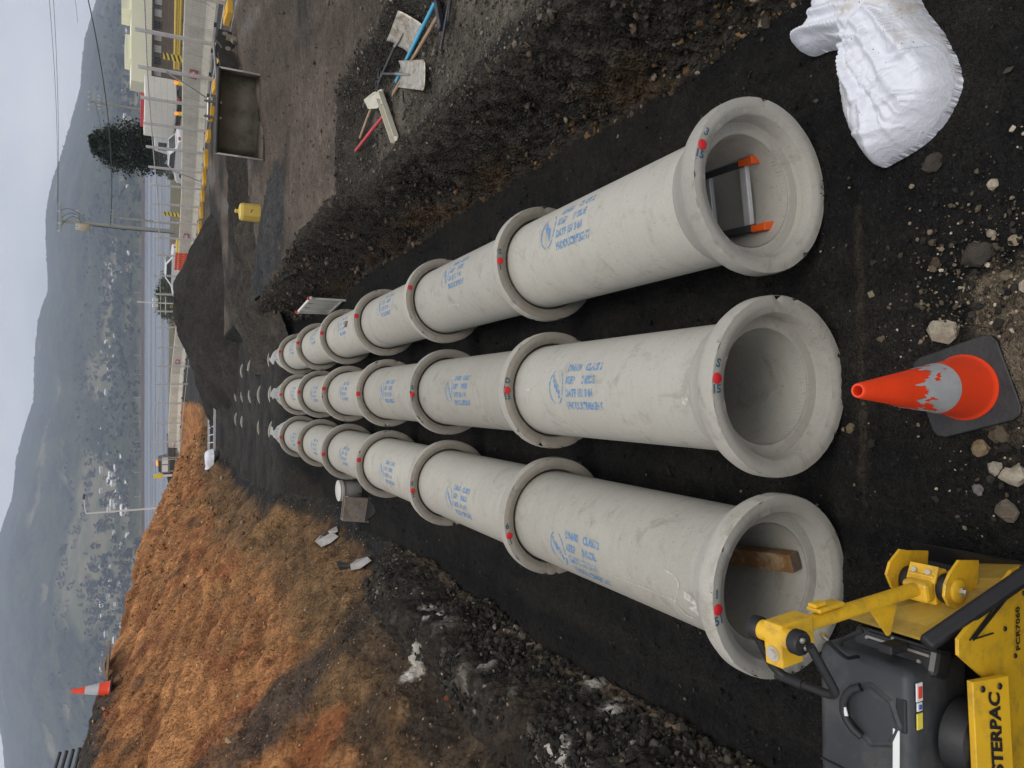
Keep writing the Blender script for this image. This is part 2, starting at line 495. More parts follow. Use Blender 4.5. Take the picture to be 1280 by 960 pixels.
    low = sstep(.50, .30, f + .10 * mid)
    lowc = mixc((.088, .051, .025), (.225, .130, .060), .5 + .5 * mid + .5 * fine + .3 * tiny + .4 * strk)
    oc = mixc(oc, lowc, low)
    oc = mixc(oc, (.060, .042, .028), .65 * sstep(.40, .66, fbm(P * .8, Q * .8, 34, 4) + .30 * low * sstep(11, 6, Y)))
    crest = sstep(.88, .95, f + .03 * mid) * sstep(19, 15.5, Y + mid)
    oc = mixc(oc, (.055, .046, .037), crest)
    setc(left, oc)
    Dl = .05 * mid + .020 * fine + .02 * clod + .04 * clod2 + .035 * clod3 + .02 * gul + .045 * strk * (.4 + .6 * sstep(.3, .5, f)) + .016 * tiny
    # black sand washed up the toe
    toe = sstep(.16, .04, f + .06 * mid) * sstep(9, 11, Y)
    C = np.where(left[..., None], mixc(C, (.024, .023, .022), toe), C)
    # cut face of old pavement in front, left: black clods, brown lip, wet clay behind
    lipm = left * sstep(11.5, 10.2, Y + .4 * mid)
    ac = mixc((.024, .021, .018), (.085, .073, .058), clod2 * 1.6 + .4 * fine)
    wet = mixc((.046, .034, .025), (.11, .076, .048), .5 + .7 * mid + .4 * fine)
    lc = np.where((f < .165)[..., None], ac, wet)
    lc = np.where((f < .012)[..., None], mixc((.085, .062, .040), (.15, .115, .08), .5 + fine), lc)
    lt = lipm * sstep(.29, .20, f + .08 * mid)
    C = mixc(C, lc, lt)
    Dl = Dl * (1 - .75 * lt) + lt * (.15 * clod * (f < .17) + .10 * clod2 + .05 * clod3 + .06 * mid + .04 * fine)
    # chalky crust on the pavement edge and on the clay
    for (px, py, rad, st) in WHITE_SPOTS:
        p = hit(px, py)
        g = np.exp(-((X - p.x) ** 2 + (Y - p.y) ** 2 + (H - p.z) ** 2) / (rad * rad)) * st
        C = mixc(C, (.52, .48, .42), sstep(.42, .62, g + .34 * fine + .2 * mid))
    for (px, py, rx, c, st) in SOIL_PATCHES:
        p = hit(px, py)
        g = np.exp(-((X - p.x) ** 2 + (Y - p.y) ** 2 + (H - p.z) ** 2) / (rx * rx))
        C = mixc(C, c, sstep(.35, .75, g + .25 * mid + .2 * fine) * st)
    D = np.where(left, Dl, D)
    # far: grass and scrub going down to the shore
    rad_ = np.hypot(X, Y)
    fg = sstep(66, 80, rad_)
    C = mixc(C, mixc((.075, .075, .035), (.16, .13, .07), .5 + .8 * fbm(X * .08, Y * .08, 51, 4)), fg)
    D = D * sstep(60, 45, rad_) * np.clip(.35 + rad_ * .08, 0, 1)
    # pebbly pieces everywhere nearby are real bumps
    Xw = X + nx * D; Yw = Y + ny * D; Hw = H + nz * D
    V = np.stack([Xw, Yw, Hw - Y * FALL], -1).reshape(-1, 3)
    idx = np.arange(nr * nth).reshape(nr, nth)
    F = np.stack([idx[:-1, :-1], idx[:-1, 1:], idx[1:, 1:], idx[1:, :-1]], -1)
    def at_face(a): return a[:-1, :-1]
    fx, fy = X[:-1, :-1], Y[:-1, :-1]
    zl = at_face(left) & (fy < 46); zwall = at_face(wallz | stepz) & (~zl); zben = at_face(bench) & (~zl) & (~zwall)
    zbed = (fx < at_face(xr)) & (~zl) & (~zwall) & (fy < 31.5)
    zfar = at_face(rad_) > 72
    zl &= ~zfar
    zup = ~(zl | zwall | zben | zbed | zfar)
    zones = [('clay_bank', zl, soil_mat('clay', 22, 1.0, .06, 22, (.48, .36, .24), .36, depth=.04, clods=5.5), 'structure'),
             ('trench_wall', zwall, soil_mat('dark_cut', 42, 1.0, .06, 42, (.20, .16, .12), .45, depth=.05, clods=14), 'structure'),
             ('gravel_bench', zben, soil_mat('bench_gravel', 55, 1.0, .08, 50, (.22, .21, .19), .42, depth=.03, clods=24), 'structure'),
             ('trench_bed', zbed, soil_mat('black_sand', 80, 1.0, .03, 60, (.075, .067, .056), .50, depth=.02, clods=38, rough=.93, spec=.13), 'structure'),
             ('haul_road', zup, soil_mat('road_earth', 34, .9, .05, 30, (.22, .19, .16), .36, depth=.03, clods=15), 'structure'),
             ('shore_land', zfar, soil_mat('scrub', 1.2, .4, 0, contrast=.5), 'structure')]
    Cc = C.reshape(-1, 3)
    for name, msk, m, kind in zones:
        f_ = F[msk].reshape(-1, 4)
        if not len(f_): continue
        u, inv = np.unique(f_, return_inverse=True)
        o = arr_mesh(name, V[u], inv.reshape(-1, 4), m, True, Cc[u])
        tag(o, kind=kind)

WHITE_SPOTS = [(548, 772, .15, 1.1), (536, 762, .12, .9), (560, 785, .14, .9), (524, 832, .22, 1.2), (512, 842, .15, 1.15), (580, 850, .13, 1.1), (586, 862, .10, .9),
               (612, 835, .12, .7), (640, 870, .12, .7), (700, 940, .14, .9), (690, 930, .10, .8), (750, 860, .16, .55), (770, 890, .16, .55), (890, 925, .10, .5)]
SOIL_PATCHES = [(345, 890, 1.15, (.062, .050, .040), .9), (400, 930, .5, (.22, .070, .025), .7), (430, 800, .7, (.050, .040, .030), .7), (370, 610, .6, (.045, .040, .034), .8),
                (395, 625, .5, (.042, .037, .03), .8), (560, 800, .55, (.040, .032, .026), .9), (560, 890, .6, (.045, .035, .026), .9), (640, 900, .6, (.05, .038, .028), .8),
                (300, 735, .8, (.33, .165, .062), .6), (255, 700, .9, (.30, .13, .05), .6), (225, 740, .35, (.06, .042, .03), .55), (330, 655, .5, (.30, .17, .07), .5)]
build_ground()

# ------------------------------------------------------------------ heaps of sand (things on the ground)
def heap(name, label, ridges, x0, x1, y0, y1, res, slope, c0, c1, seed, soft=.25, group=None, rough=.05):
    xs = np.arange(x0, x1, res); ys = np.arange(y0, y1, res)
    X, Y = np.meshgrid(xs, ys)
    G = base_h(X, Y); M = np.full(X.shape, -9.0)
    wx = X + .35 * fbm(X * .8, Y * .8, seed, 3); wy = Y + .35 * fbm(X * .8, Y * .8, seed + 3, 3)
    for (ax, ay, az, bx, by, bz) in ridges:
        dx, dy = bx - ax, by - ay; L2 = dx * dx + dy * dy + 1e-9
        t = np.clip(((wx - ax) * dx + (wy - ay) * dy) / L2, 0, 1)
        dist = np.hypot(wx - ax - t * dx, wy - ay - t * dy)
        M = np.maximum(M, az + t * (bz - az) - slope * (np.sqrt(dist ** 2 + soft ** 2) - soft))
    M = M + rough * fbm(X * 1.7, Y * 1.7, seed + 5, 4) + .035 * fbm(X * 7, Y * 7, seed + 6, 3)
    keep = (M > G - .10)
    Z = np.maximum(M, G - .12)
    n = xs.size
    idx = np.arange(X.size).reshape(X.shape)
    F = np.stack([idx[:-1, :-1], idx[:-1, 1:], idx[1:, 1:], idx[1:, :-1]], -1)
    k = keep[:-1, :-1] & keep[1:, :-1] & keep[:-1, 1:] & keep[1:, 1:]
    f_ = F[k].reshape(-1, 4)
    u, inv = np.unique(f_, return_inverse=True)
    t = np.clip(.5 + .8 * fbm(X * .9, Y * .9 + .4 * Z, seed + 8, 4), 0, 1)[..., None]
    C = (np.array(c0) * (1 - t) + np.array(c1) * t).reshape(-1, 3)
    V = np.stack([X, Y, Z - Y * FALL], -1).reshape(-1, 3)
    o = arr_mesh(name, V[u], inv.reshape(-1, 4), HEAP_M, True, C[u])
    return tag(o, label, 'soil heap', group)
HEAP_M = soil_mat('heap_sand', 14, .9, .03, 40, (.12, .11, .10), .36, depth=.06, clods=7)
heap('sand_stockpile', 'large black sand stockpile rising behind the far end of the pipes', [(3.2, 31, 2.93, 4.4, 31, 2.90), (4.4, 31, 2.9, 7.0, 31.5, 1.82), (3.2, 31, 2.93, 1.6, 32, 2.33), (1.6, 32, 2.33, -1.4, 33.6, 1.40)],
     -4, 10, 25, 38, .075, .60, (.026, .023, .020), (.044, .039, .034), 60)
heap('sand_mound', 'low dark brown mound spread in front of the black stockpile', [(4.6, 21.2, 1.62, 6.2, 20.6, 1.75), (6.2, 20.6, 1.75, 8.0, 21.8, 1.6)], 2.8, 9.8, 18.3, 23.5, .06, .34, (.026, .022, .018), (.042, .036, .030), 70, .2)
heap('gravel_spill', 'flat grey-black spill of gravel beside the yellow container', [(2.95, 17.2, 1.40, 3.6, 15.2, 1.42)], 2.3, 5.6, 13.6, 19.0, .05, .17, (.034, .035, .035), (.060, .060, .059), 80, .25)
heap('earth_ridge', 'rough churned earth ridge where the trench wall meets the stockpile', [(2.5, 19.2, 1.35, 3.0, 21.2, 1.7), (1.6, 19.8, 1.05, 2.6, 20.8, 1.5), (3.4, 18.4, 1.42, 4.2, 19.6, 1.55)], .6, 5.6, 17.4, 22.6, .05, .38, (.040, .035, .029), (.075, .064, .05), 90, .15, rough=.14)
# ------------------------------------------------------------------ concrete pipes
def concrete_mat(name, c, dark, stains=True):
    m, nt, b = nodes(name)
    N, L = nt.nodes, nt.links
    tc = N.new('ShaderNodeTexCoord'); oi = N.new('ShaderNodeObjectInfo')
    off = N.new('ShaderNodeVectorMath'); off.operation = 'ADD'
    mulr = N.new('ShaderNodeMath'); mulr.operation = 'MULTIPLY'; mulr.inputs[1].default_value = 37
    L.new(oi.outputs['Random'], mulr.inputs[0]); L.new(tc.outputs['Object'], off.inputs[0]); L.new(mulr.outputs[0], off.inputs[1])
    def noise(s, det=8, ro=.6, v=None, dist=0):
        n = N.new('ShaderNodeTexNoise'); n.inputs['Scale'].default_value = s; n.inputs['Detail'].default_value = det
        n.inputs['Roughness'].default_value = ro; n.inputs['Distortion'].default_value = dist
        L.new(v if v else off.outputs[0], n.inputs['Vector']); return n
    def rng(src, a, b_, lo, hi):
        r = N.new('ShaderNodeMapRange'); r.inputs['From Min'].default_value = a; r.inputs['From Max'].default_value = b_
        r.inputs['To Min'].default_value = lo; r.inputs['To Max'].default_value = hi; L.new(src, r.inputs['Value']); return r.outputs['Result']
    def mixc(f, a, bcol):
        x = N.new('ShaderNodeMix'); x.data_type = 'RGBA'; L.new(f, x.inputs['Factor'])
        if hasattr(a, 'links'): L.new(a, x.inputs['A'])
        else: x.inputs['A'].default_value = (*a, 1)
        x.inputs['B'].default_value = (*bcol, 1)
        return x.outputs['Result']
    big = noise(2.2); mid = noise(11, 8, .7); fin = noise(95, 4)
    # casting streaks run round the pipe
    st = N.new('ShaderNodeMapping'); st.inputs['Scale'].default_value = (1, 14, 1); L.new(off.outputs[0], st.inputs['Vector'])
    streak = noise(1.6, 6, .6, st.outputs['Vector'])
    cx = mixc(rng(big.outputs['Fac'], .3, .7, 0, .55), c, tuple(a * .80 for a in c))
    cx = mixc(rng(streak.outputs['Fac'], .5, .75, 0, .16), cx, (c[0] * 1.18, c[1] * 1.16, c[2] * 1.12))
    cx = mixc(rng(mid.outputs['Fac'], .54, .74, 0, .38), cx, dark)
    lite = noise(5.0, 10, .75, dist=1.2)
    cx = mixc(rng(lite.outputs['Fac'], .62, .70, 0, .32), cx, (.60, .58, .52))
    rnd = rng(oi.outputs['Random'], 0, 1, .84, 1.12)
    drip = noise(1.1, 8, .7, st.outputs['Vector'], .6)
    cx = mixc(rng(drip.outputs['Fac'], .52, .74, 0, .28), cx, (dark[0] * .95, dark[1] * .97, dark[2] * 1.0))
    blot = noise(3.4, 9, .72, None, .8)
    cx = mixc(rng(blot.outputs['Fac'], .55, .66, 0, .42), cx, (dark[0] * .8, dark[1] * .74, dark[2] * .62))
    fr = N.new('ShaderNodeMath'); fr.operation = 'FRACT'; m7 = N.new('ShaderNodeMath'); m7.operation = 'MULTIPLY'; m7.inputs[1].default_value = 7.13; L.new(oi.outputs['Random'], m7.inputs[0]); L.new(m7.outputs[0], fr.inputs[0])
    cx = mixc(rng(fr.outputs[0], .45, 1, 0, .25), cx, (.335, .338, .325))
    h = N.new('ShaderNodeHueSaturation'); L.new(cx, h.inputs['Color'])
    fm = N.new('ShaderNodeMath'); fm.operation = 'MULTIPLY'; L.new(rnd, fm.inputs[0]); L.new(rng(fin.outputs['Fac'], .3, .7, .94, 1.06), fm.inputs[1])
    L.new(fm.outputs[0], h.inputs['Value'])
    out = h.outputs['Color']
    # air holes
    vo = N.new('ShaderNodeTexVoronoi'); vo.inputs['Scale'].default_value = 48; L.new(off.outputs[0], vo.inputs['Vector'])
    sp = N.new('ShaderNodeSeparateColor'); L.new(vo.outputs['Color'], sp.inputs['Color'])
    pk = N.new('ShaderNodeMath'); pk.operation = 'GREATER_THAN'; pk.inputs[1].default_value = .93; L.new(sp.outputs['Red'], pk.inputs[0])
    nr = rng(vo.outputs['Distance'], .10, .22, 1, 0)
    pm = N.new('ShaderNodeMath'); pm.operation = 'MULTIPLY'; L.new(pk.outputs[0], pm.inputs[0]); L.new(nr, pm.inputs[1])
    out = mixc(pm.outputs[0], out, tuple(a * .35 for a in c))
    L.new(out, b.inputs['Base Color'])
    b.inputs['Roughness'].default_value = .85; b.inputs['Specular IOR Level'].default_value = .25
    sm = N.new('ShaderNodeMath'); sm.operation = 'SUBTRACT'; L.new(mid.outputs['Fac'], sm.inputs[0]); L.new(pm.outputs[0], sm.inputs[1])
    bp = N.new('ShaderNodeBump'); bp.inputs['Strength'].default_value = .22; bp.inputs['Distance'].default_value = .01
    L.new(sm.outputs[0], bp.inputs['Height']); L.new(bp.outputs['Normal'], b.inputs['Normal'])
    return m

M_BARREL = concrete_mat('spun_concrete', (.425, .405, .35), (.235, .22, .185))
M_SOCKET = concrete_mat('socket_concrete', (.42, .40, .35), (.24, .215, .175))
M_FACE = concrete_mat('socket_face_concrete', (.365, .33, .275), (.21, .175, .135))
M_RED = mat('red_plug_plastic', (.55, .018, .022), .45, var=.1)
M_BLUE = mat('blue_stencil_ink', (.11, .27, .50), .9, var=.3, scale=22)
# stencil ink: worn away in places so that the concrete shows through
def worn_ink(name, c, thr):
    m, nt, b = nodes(name); N, L = nt.nodes, nt.links
    tc = N.new('ShaderNodeTexCoord'); oi = N.new('ShaderNodeObjectInfo')
    off = N.new('ShaderNodeVectorMath'); off.operation = 'ADD'; mu = N.new('ShaderNodeMath'); mu.operation = 'MULTIPLY'; mu.inputs[1].default_value = 91
    L.new(oi.outputs['Random'], mu.inputs[0]); L.new(tc.outputs['Object'], off.inputs[0]); L.new(mu.outputs[0], off.inputs[1])
    n = N.new('ShaderNodeTexNoise'); n.inputs['Scale'].default_value = 26; n.inputs['Detail'].default_value = 8; n.inputs['Roughness'].default_value = .75
    L.new(off.outputs[0], n.inputs['Vector'])
    r = N.new('ShaderNodeMapRange'); r.inputs['From Min'].default_value = thr - .10; r.inputs['From Max'].default_value = thr + .08; r.inputs['To Min'].default_value = .05; r.inputs['To Max'].default_value = .80
    L.new(n.outputs['Fac'], r.inputs['Value'])
    L.new(r.outputs['Result'], b.inputs['Alpha']); b.inputs['Base Color'].default_value = (*c, 1); b.inputs['Roughness'].default_value = .9
    b.inputs['Specular IOR Level'].default_value = .1
    return m
M_INK = worn_ink('worn_blue_ink', (.12, .29, .53), .50)
M_MARK = worn_ink('marker_ink', (.03, .12, .17), .38)
M_CHALK = worn_ink('chalk_scrape', (.62, .60, .54), .50)
M_MUD = worn_ink('mud_splash', (.12, .065, .03), .45)

RB, RS, LP = .365, .480, 2.36            # barrel and socket radius, laying length
CZP = .450                               # height of the pipe axis over the bed
BORE = .310

def chipped(prof, n, seed, amp, c=(0, 0, 0)):
    """lathe about y with small chips knocked out of it"""
    mb = MB()
    P = np.array(prof)
    k = np.arange(n) * 2 * math.pi / n
    rr = np.repeat(P[:, :1], n, 1); hh = np.repeat(P[:, 1:2], n, 1)
    A = np.repeat(k[None, :], len(P), 0)
    nx = np.cos(A) * 3 + 10; ny = np.sin(A) * 3 + hh * 4
    chip = np.clip(fbm(nx * 7, ny * 7 + np.cos(A), seed, 3) - .36, 0, 1) * 1.4
    wgt = np.array(amp)[:, None]
    rr = rr - wgt * (chip * .05 + .0016 * fbm(nx * 9, ny * 9, seed + 3, 2)); hh = hh + wgt * chip * .03
    vs = np.stack([rr * np.sin(A), hh, rr * np.cos(A)], -1).reshape(-1, 3)
    m = len(P); fs = []
    for i in range(m - 1):
        for j in range(n):
            l = (j + 1) % n
            fs.append((i * n + j, i * n + l, (i + 1) * n + l, (i + 1) * n + j))
    mb.add([Vector(v) for v in vs] , fs, 0, True)
    return mb

def pipe_barrel(seed, n=88):
    prof = [(BORE, .115), (BORE, .6), (BORE, 1.4), (BORE, LP + .085), (BORE + .004, LP + .09), (RB - .006, LP + .09), (RB, LP + .075)]
    prof += [(RB, LP - d) for d in (.1, .5, .9, 1.3, 1.7, 1.95)] + [(RB + .002, .30), (RB, .2)]
    return chipped(prof, n, seed, [0] * 4 + [.1, .1, .1] + [.03] * 8)

def pipe_socket(seed, n=120):
    # from the barrel out over the flare and round the lip into the socket
    out = [(RB - .012, .315), (RB + .003, .300), (RB + .010, .275), (RB + .028, .235), (RB + .055, .19), (RB + .082, .145), (RS - .012, .112), (RS - .001, .085), (RS, .055), (RS - .001, .022), (RS - .003, .008), (RS - .007, .0)]
    return chipped(out, n, seed, [0, 0, .1, .1, .1, .2, .3, .4, .4, .7, 1, 1])

def socket_face(seed, n=120):
    prof = [(RS - .007, .0), (RS - .03, -.001), (RS - .055, .0), (RS - .058, .002), (RS - .090, .012), (RS - .097, .022), (RS - .100, .10), (RS - .102, .108), (BORE + .02, .112), (BORE + .008, .115), (BORE, .125), (BORE, .16)]
    return chipped(prof, n, seed, [1, .5, .3, .3, .2, .2, .1, 0, .2, .2, 0, 0])

def on_cyl(vs, y0, ang, r):
    """lettering laid round the barrel: text x runs to -y (towards the viewer), text y round to +x"""
    res = []
    for v in vs:
        a = ang + v.y / r
        res.append(Vector((r * math.sin(a), y0 - v.x, r * math.cos(a))))
    return res

def stencil(y0, ang, r, parent, seed, worn=M_INK, s=1.0):
    mb = MB()
    rnd = random.Random(seed)
    lines = [('DN600', 'CLASS 2'), ('KEEP', 'INSIDE'), ('DATE 15', '1 3 04'), ('PRODUCT', 'WEIGHT')]
    for i, (a, b_) in enumerate(lines):
        for t, x in ((a, .0), (b_, .185 + .02 * (i in (0, 3)))):
            vs, fs = text_mesh(t, .064 * s, bold=.0042, spacing=.97)
            vs = [Vector((v.x * .80 + x * s, v.y + (.115 - .080 * i) * s, 0)) for v in vs]
            mb.add(on_cyl(vs, y0, ang, r), fs)
    # round trade mark left of the words: broken ring round a jagged bolt
    cx, cy, rr = -.115 * s, .02 * s, .115 * s
    def strip(pts, w_):
        n = len(pts); v2 = []
        for k, p in enumerate(pts):
            q, p0 = pts[min(k + 1, n - 1)], pts[max(k - 1, 0)]
            dx, dy = q[0] - p0[0], q[1] - p0[1]; l = math.hypot(dx, dy) + 1e-9
            ww = w_ * (.35 + .65 * math.sin(math.pi * (k + .5) / n))
            v2 += [Vector((p[0] - dy / l * ww, p[1] + dx / l * ww, 0)), Vector((p[0] + dy / l * ww, p[1] - dx / l * ww, 0))]
        mb.add(on_cyl(v2, y0, ang, r), [(2 * k, 2 * k + 1, 2 * k + 3, 2 * k + 2) for k in range(n - 1)])
    for a0, a1 in ((R(-80), R(70)), (R(110), R(255))):
        strip([(cx + .72 * rr * math.cos(a0 + (a1 - a0) * k / 18), cy + rr * math.sin(a0 + (a1 - a0) * k / 18)) for k in range(19)], .008 * s)
    strip([(cx - .045 * s, cy + .075 * s), (cx - .03 * s, cy + .04 * s), (cx - .02 * s, cy + .035 * s), (cx - .002 * s, cy + .0 * s), (cx + .012 * s, cy + .004 * s), (cx + .02 * s, cy - .03 * s), (cx + .035 * s, cy - .035 * s), (cx + .03 * s, cy - .075 * s)], .022 * s)
    o = mb.build('stencil_lettering', worn, parent)
    return o

def scrape(pts, w_, r, parent, m, name='scrape_mark'):
    """a thin painted or scraped line on the barrel: points are (y, angle)"""
    mb = MB(); v2 = []
    for k, (y, a) in enumerate(pts):
        q, p0 = pts[min(k + 1, len(pts) - 1)], pts[max(k - 1, 0)]
        dy, da = q[0] - p0[0], (q[1] - p0[1]) * r; l = math.hypot(dy, da) + 1e-9
        for s in (-1, 1):
            yy, aa = y + s * da / l * w_, a - s * dy / l * w_ / r
            v2.append(Vector((r * math.sin(aa), yy, r * math.cos(aa))))
    mb.add(v2, [(2 * k, 2 * k + 1, 2 * k + 3, 2 * k + 2) for k in range(len(pts) - 1)])
    return mb.build(name, m, parent)

def plug(ang, r, parent, size=.027):
    mb = MB()
    M = Matrix.Rotation(R(90), 3, 'X')          # disc facing -y
    c = (r * math.sin(ang), -.001, r * math.cos(ang))
    mb.lathe([(0, .011), (size * .7, .010), (size, .006), (size * 1.02, 0)], 20, 'z', 0, M, c)
    return mb.build('paint_dot', M_RED, parent)

def face_text(t, ang, r, parent, size=.075):
    vs, fs = text_mesh(t, size, bold=.002, align='CENTER')
    mb = MB()
    # letters stand on the lip, their tops towards +x like the stencil
    out = []
    for v in vs:
        a = ang + (v.y) / r
        rr = r - v.x + .0
        out.append(Vector((rr * math.sin(a), -.0045, rr * math.cos(a))))
    mb.add(out, fs)
    return mb.build('marker_number', M_MARK, parent)

ORD = ['front', 'second', 'third', 'fourth', 'fifth', 'sixth', 'seventh']
ROWS = {'left': (-1.015, .0052), 'middle': (.03, .0), 'right': (1.115, -.0100)}
Y0 = {'left': 2.575, 'middle': 2.56, 'right': 2.675}
EXTRA = {('left', 0): ' with a timber block inside its open mouth', ('middle', 0): ' right behind the traffic cone', ('right', 0): ' with a short ladder inside its mouth',
         ('left', 1): ', paler and more scuffed than its neighbours', ('right', 3): ' with a brown mud splash on top', ('middle', 2): ', greyer than its neighbours'}
DOT = {'left': [-.13, -.27, -.12, .18, -.05, .05, .0], 'middle': [.09, .0, -.06, -.02, .2, .1, .0], 'right': [.36, -.03, .28, .16, .1, .14, .1]}
STA = {'left': [-.36, -.10, .0, .05, .0, .0, .0], 'middle': [.0, -.02, .0, .05, -.05, 0, 0], 'right': [.20, .24, .2, .1, .2, .1, .1]}
NUM = {('left', 0): ('51', '1'), ('middle', 0): ('15', 'S'), ('right', 0): ('15', '3'), ('left', 1): ('1', '6'), ('middle', 1): ('15', 'D'), ('right', 1): ('1', 'S'), ('middle', 2): ('1', '5'), ('left', 2): ('2', 'S')}
PIPES = {}
def row_x(row, y):
    x, k = ROWS[row]
    return x + k * (y - 2.6)
for row in ('left', 'middle', 'right'):
    for i in range(7):
        y = Y0[row] + i * LP
        lab = '%s concrete pipe of the %s row' % (ORD[i], row) + EXTRA.get((row, i), '')
        t = thing('concrete_pipe', lab, 'pipe', (row_x(row, y), y, CZP), (-math.atan(FALL), 0, -ROWS[row][1]), 'concrete pipes laid in three rows')
        PIPES[row, i] = t
        sd = hash((len(row), i)) % 997
        pipe_barrel(sd).build('barrel', M_BARREL, t)
        pipe_socket(sd + 1).build('socket', M_SOCKET, t)
        socket_face(sd + 2).build('socket_lip', M_FACE if i else M_SOCKET, t)
        plug(DOT[row][i], RS - .034, t, .027 if i < 3 else .033)
        yo = 1.60 if i == 0 else 1.36
        stencil(yo, STA[row][i], RB + .003, t, sd, s=1.12 if i == 0 else 1.0)
        if (row, i) in NUM:
            a, b_ = NUM[row, i]
            da = .16
            face_text(a, DOT[row][i] - da, RS - .03, t, .06); face_text(b_, DOT[row][i] + da * .8, RS - .03, t, .06)
    # sockets further on, all but buried in the backfill
    for i in range(7, 12):
        y = Y0[row] + i * LP
        if row == 'left' and i in (9,): continue
        t = thing('concrete_pipe', 'buried concrete pipe of the %s row, socket crown %d of those peeking from backfill' % (row, i - 6), 'pipe',
                  (row_x(row, y), y, CZP - .075), (-math.atan(FALL), 0, -ROWS[row][1]), 'concrete pipes buried in the far backfill')
        pipe_barrel(i, 40).build('barrel', M_BARREL, t); pipe_socket(i + 50, 64).build('socket', M_SOCKET, t); socket_face(i + 90, 64).build('socket_lip', M_SOCKET, t)
p = PIPES['left', 0]
scrape([(1.72, -.38), (1.2, -.40), (.8, -.395), (.42, -.40)], .004, RB + .0035, p, M_CHALK)
scrape([(.50, .05), (.42, .02), (.38, -.08), (.46, -.44), (.40, -.62), (.33, -.63)], .007, RB + .006, p, M_CHALK)
scrape([(.30, -.16), (.24, -.19), (.20, -.27), (.26, -.33), (.2, -.36)], .02, RB + .044, p, M_CHALK)
p = PIPES['left', 1]
for k, (ya, aa) in enumerate(((2.12, -.30), (2.0, -.16), (2.08, -.5), (1.7, -.1), (1.2, .3))):
    scrape([(ya, aa), (ya - .06, aa + .04), (ya - .1, aa + .13)], .010, RB + .0035, p, M_CHALK)
p = PIPES['middle', 0]
scrape([(1.95, .36), (1.84, .42), (1.72, .62)], .006, RB + .0035, p, M_CHALK)
scrape([(2.2, .02), (2.1, .0)], .01, RB + .0035, p, M_CHALK); scrape([(.36, -.20), (.30, -.22)], .022, RB + .006, p, M_CHALK)
p = PIPES['right', 1]
scrape([(1.55, -.52), (1.2, -.60)], .012, RB + .0035, p, M_CHALK); scrape([(1.9, .45), (1.78, .5)], .008, RB + .0035, p, M_CHALK)
p = PIPES['right', 3]
scrape([(1.05, .16), (.98, .17), (.90, .15), (.85, .12)], .05, RB + .004, p, M_MUD, 'mud_splash')

# ------------------------------------------------------------------ in the pipe mouths
M_LADG = mat('dark_fibreglass', (.055, .058, .060), .5, var=.15, scale=30)
M_ALU = mat('aluminium', (.72, .73, .74), .42, .35, var=.08, scale=20)
M_ORANGE = mat('orange_plastic', (.80, .12, .015), .45, var=.08)
t = thing('ladder', 'short dark ladder with bright orange feet lying in the right pipe mouth', 'ladder', (row_x('right', 3) + .045, Y0['right'] + .16, CZP - BORE + .084), (R(-1.5), R(-9), R(-2)))
for s in (-1, 1):
    y0 = .03 + (.05 if s > 0 else 0)
    mb = MB(); mb.box((s * .195, y0 + 1.16, 0), (.028, 2.2, .075), bev=.004); mb.box((s * .195 - s * .016, y0 + 1.16, .033), (.02, 2.2, .01)); mb.build('stile', M_LADG, t)
    mb = MB(); mb.box((s * .195, y0 + .045, 0), (.042, .105, .085), bev=.008); mb.box((s * .195, y0 - .006, 0), (.048, .02, .09), bev=.005); mb.build('ladder_foot', M_ORANGE, t)
for k in range(7):
    mb = MB(); mb.box((0, .17 + k * .30, .0), (.372, .052, .034), bev=.005); mb.build('rung', M_ALU, t)

M_TIMBER = mat('wet_timber', (.23, .115, .040), .6, var=.35, scale=9, dirt=(.50, .42, .30), dirt_amt=.8, dirt_scale=7, bump=.3, bscale=40)
M_TIMEND = mat('timber_end', (.12, .085, .06), .8, var=.3, scale=40)
t = thing('timber_block', 'stained timber offcut lying inside the mouth of the left front pipe', 'timber', (-.945, Y0['left'] + .13, CZP - BORE + .060), (0, R(-14), R(6)))
mb = MB(); mb.box((0, .45, 0), (.105, .9, .07), bev=.004); mb.build('plank', M_TIMBER, t)
mb = MB(); mb.box((0, .0 - .002, 0), (.097, .006, .062)); mb.build('sawn_end', M_TIMEND, t)

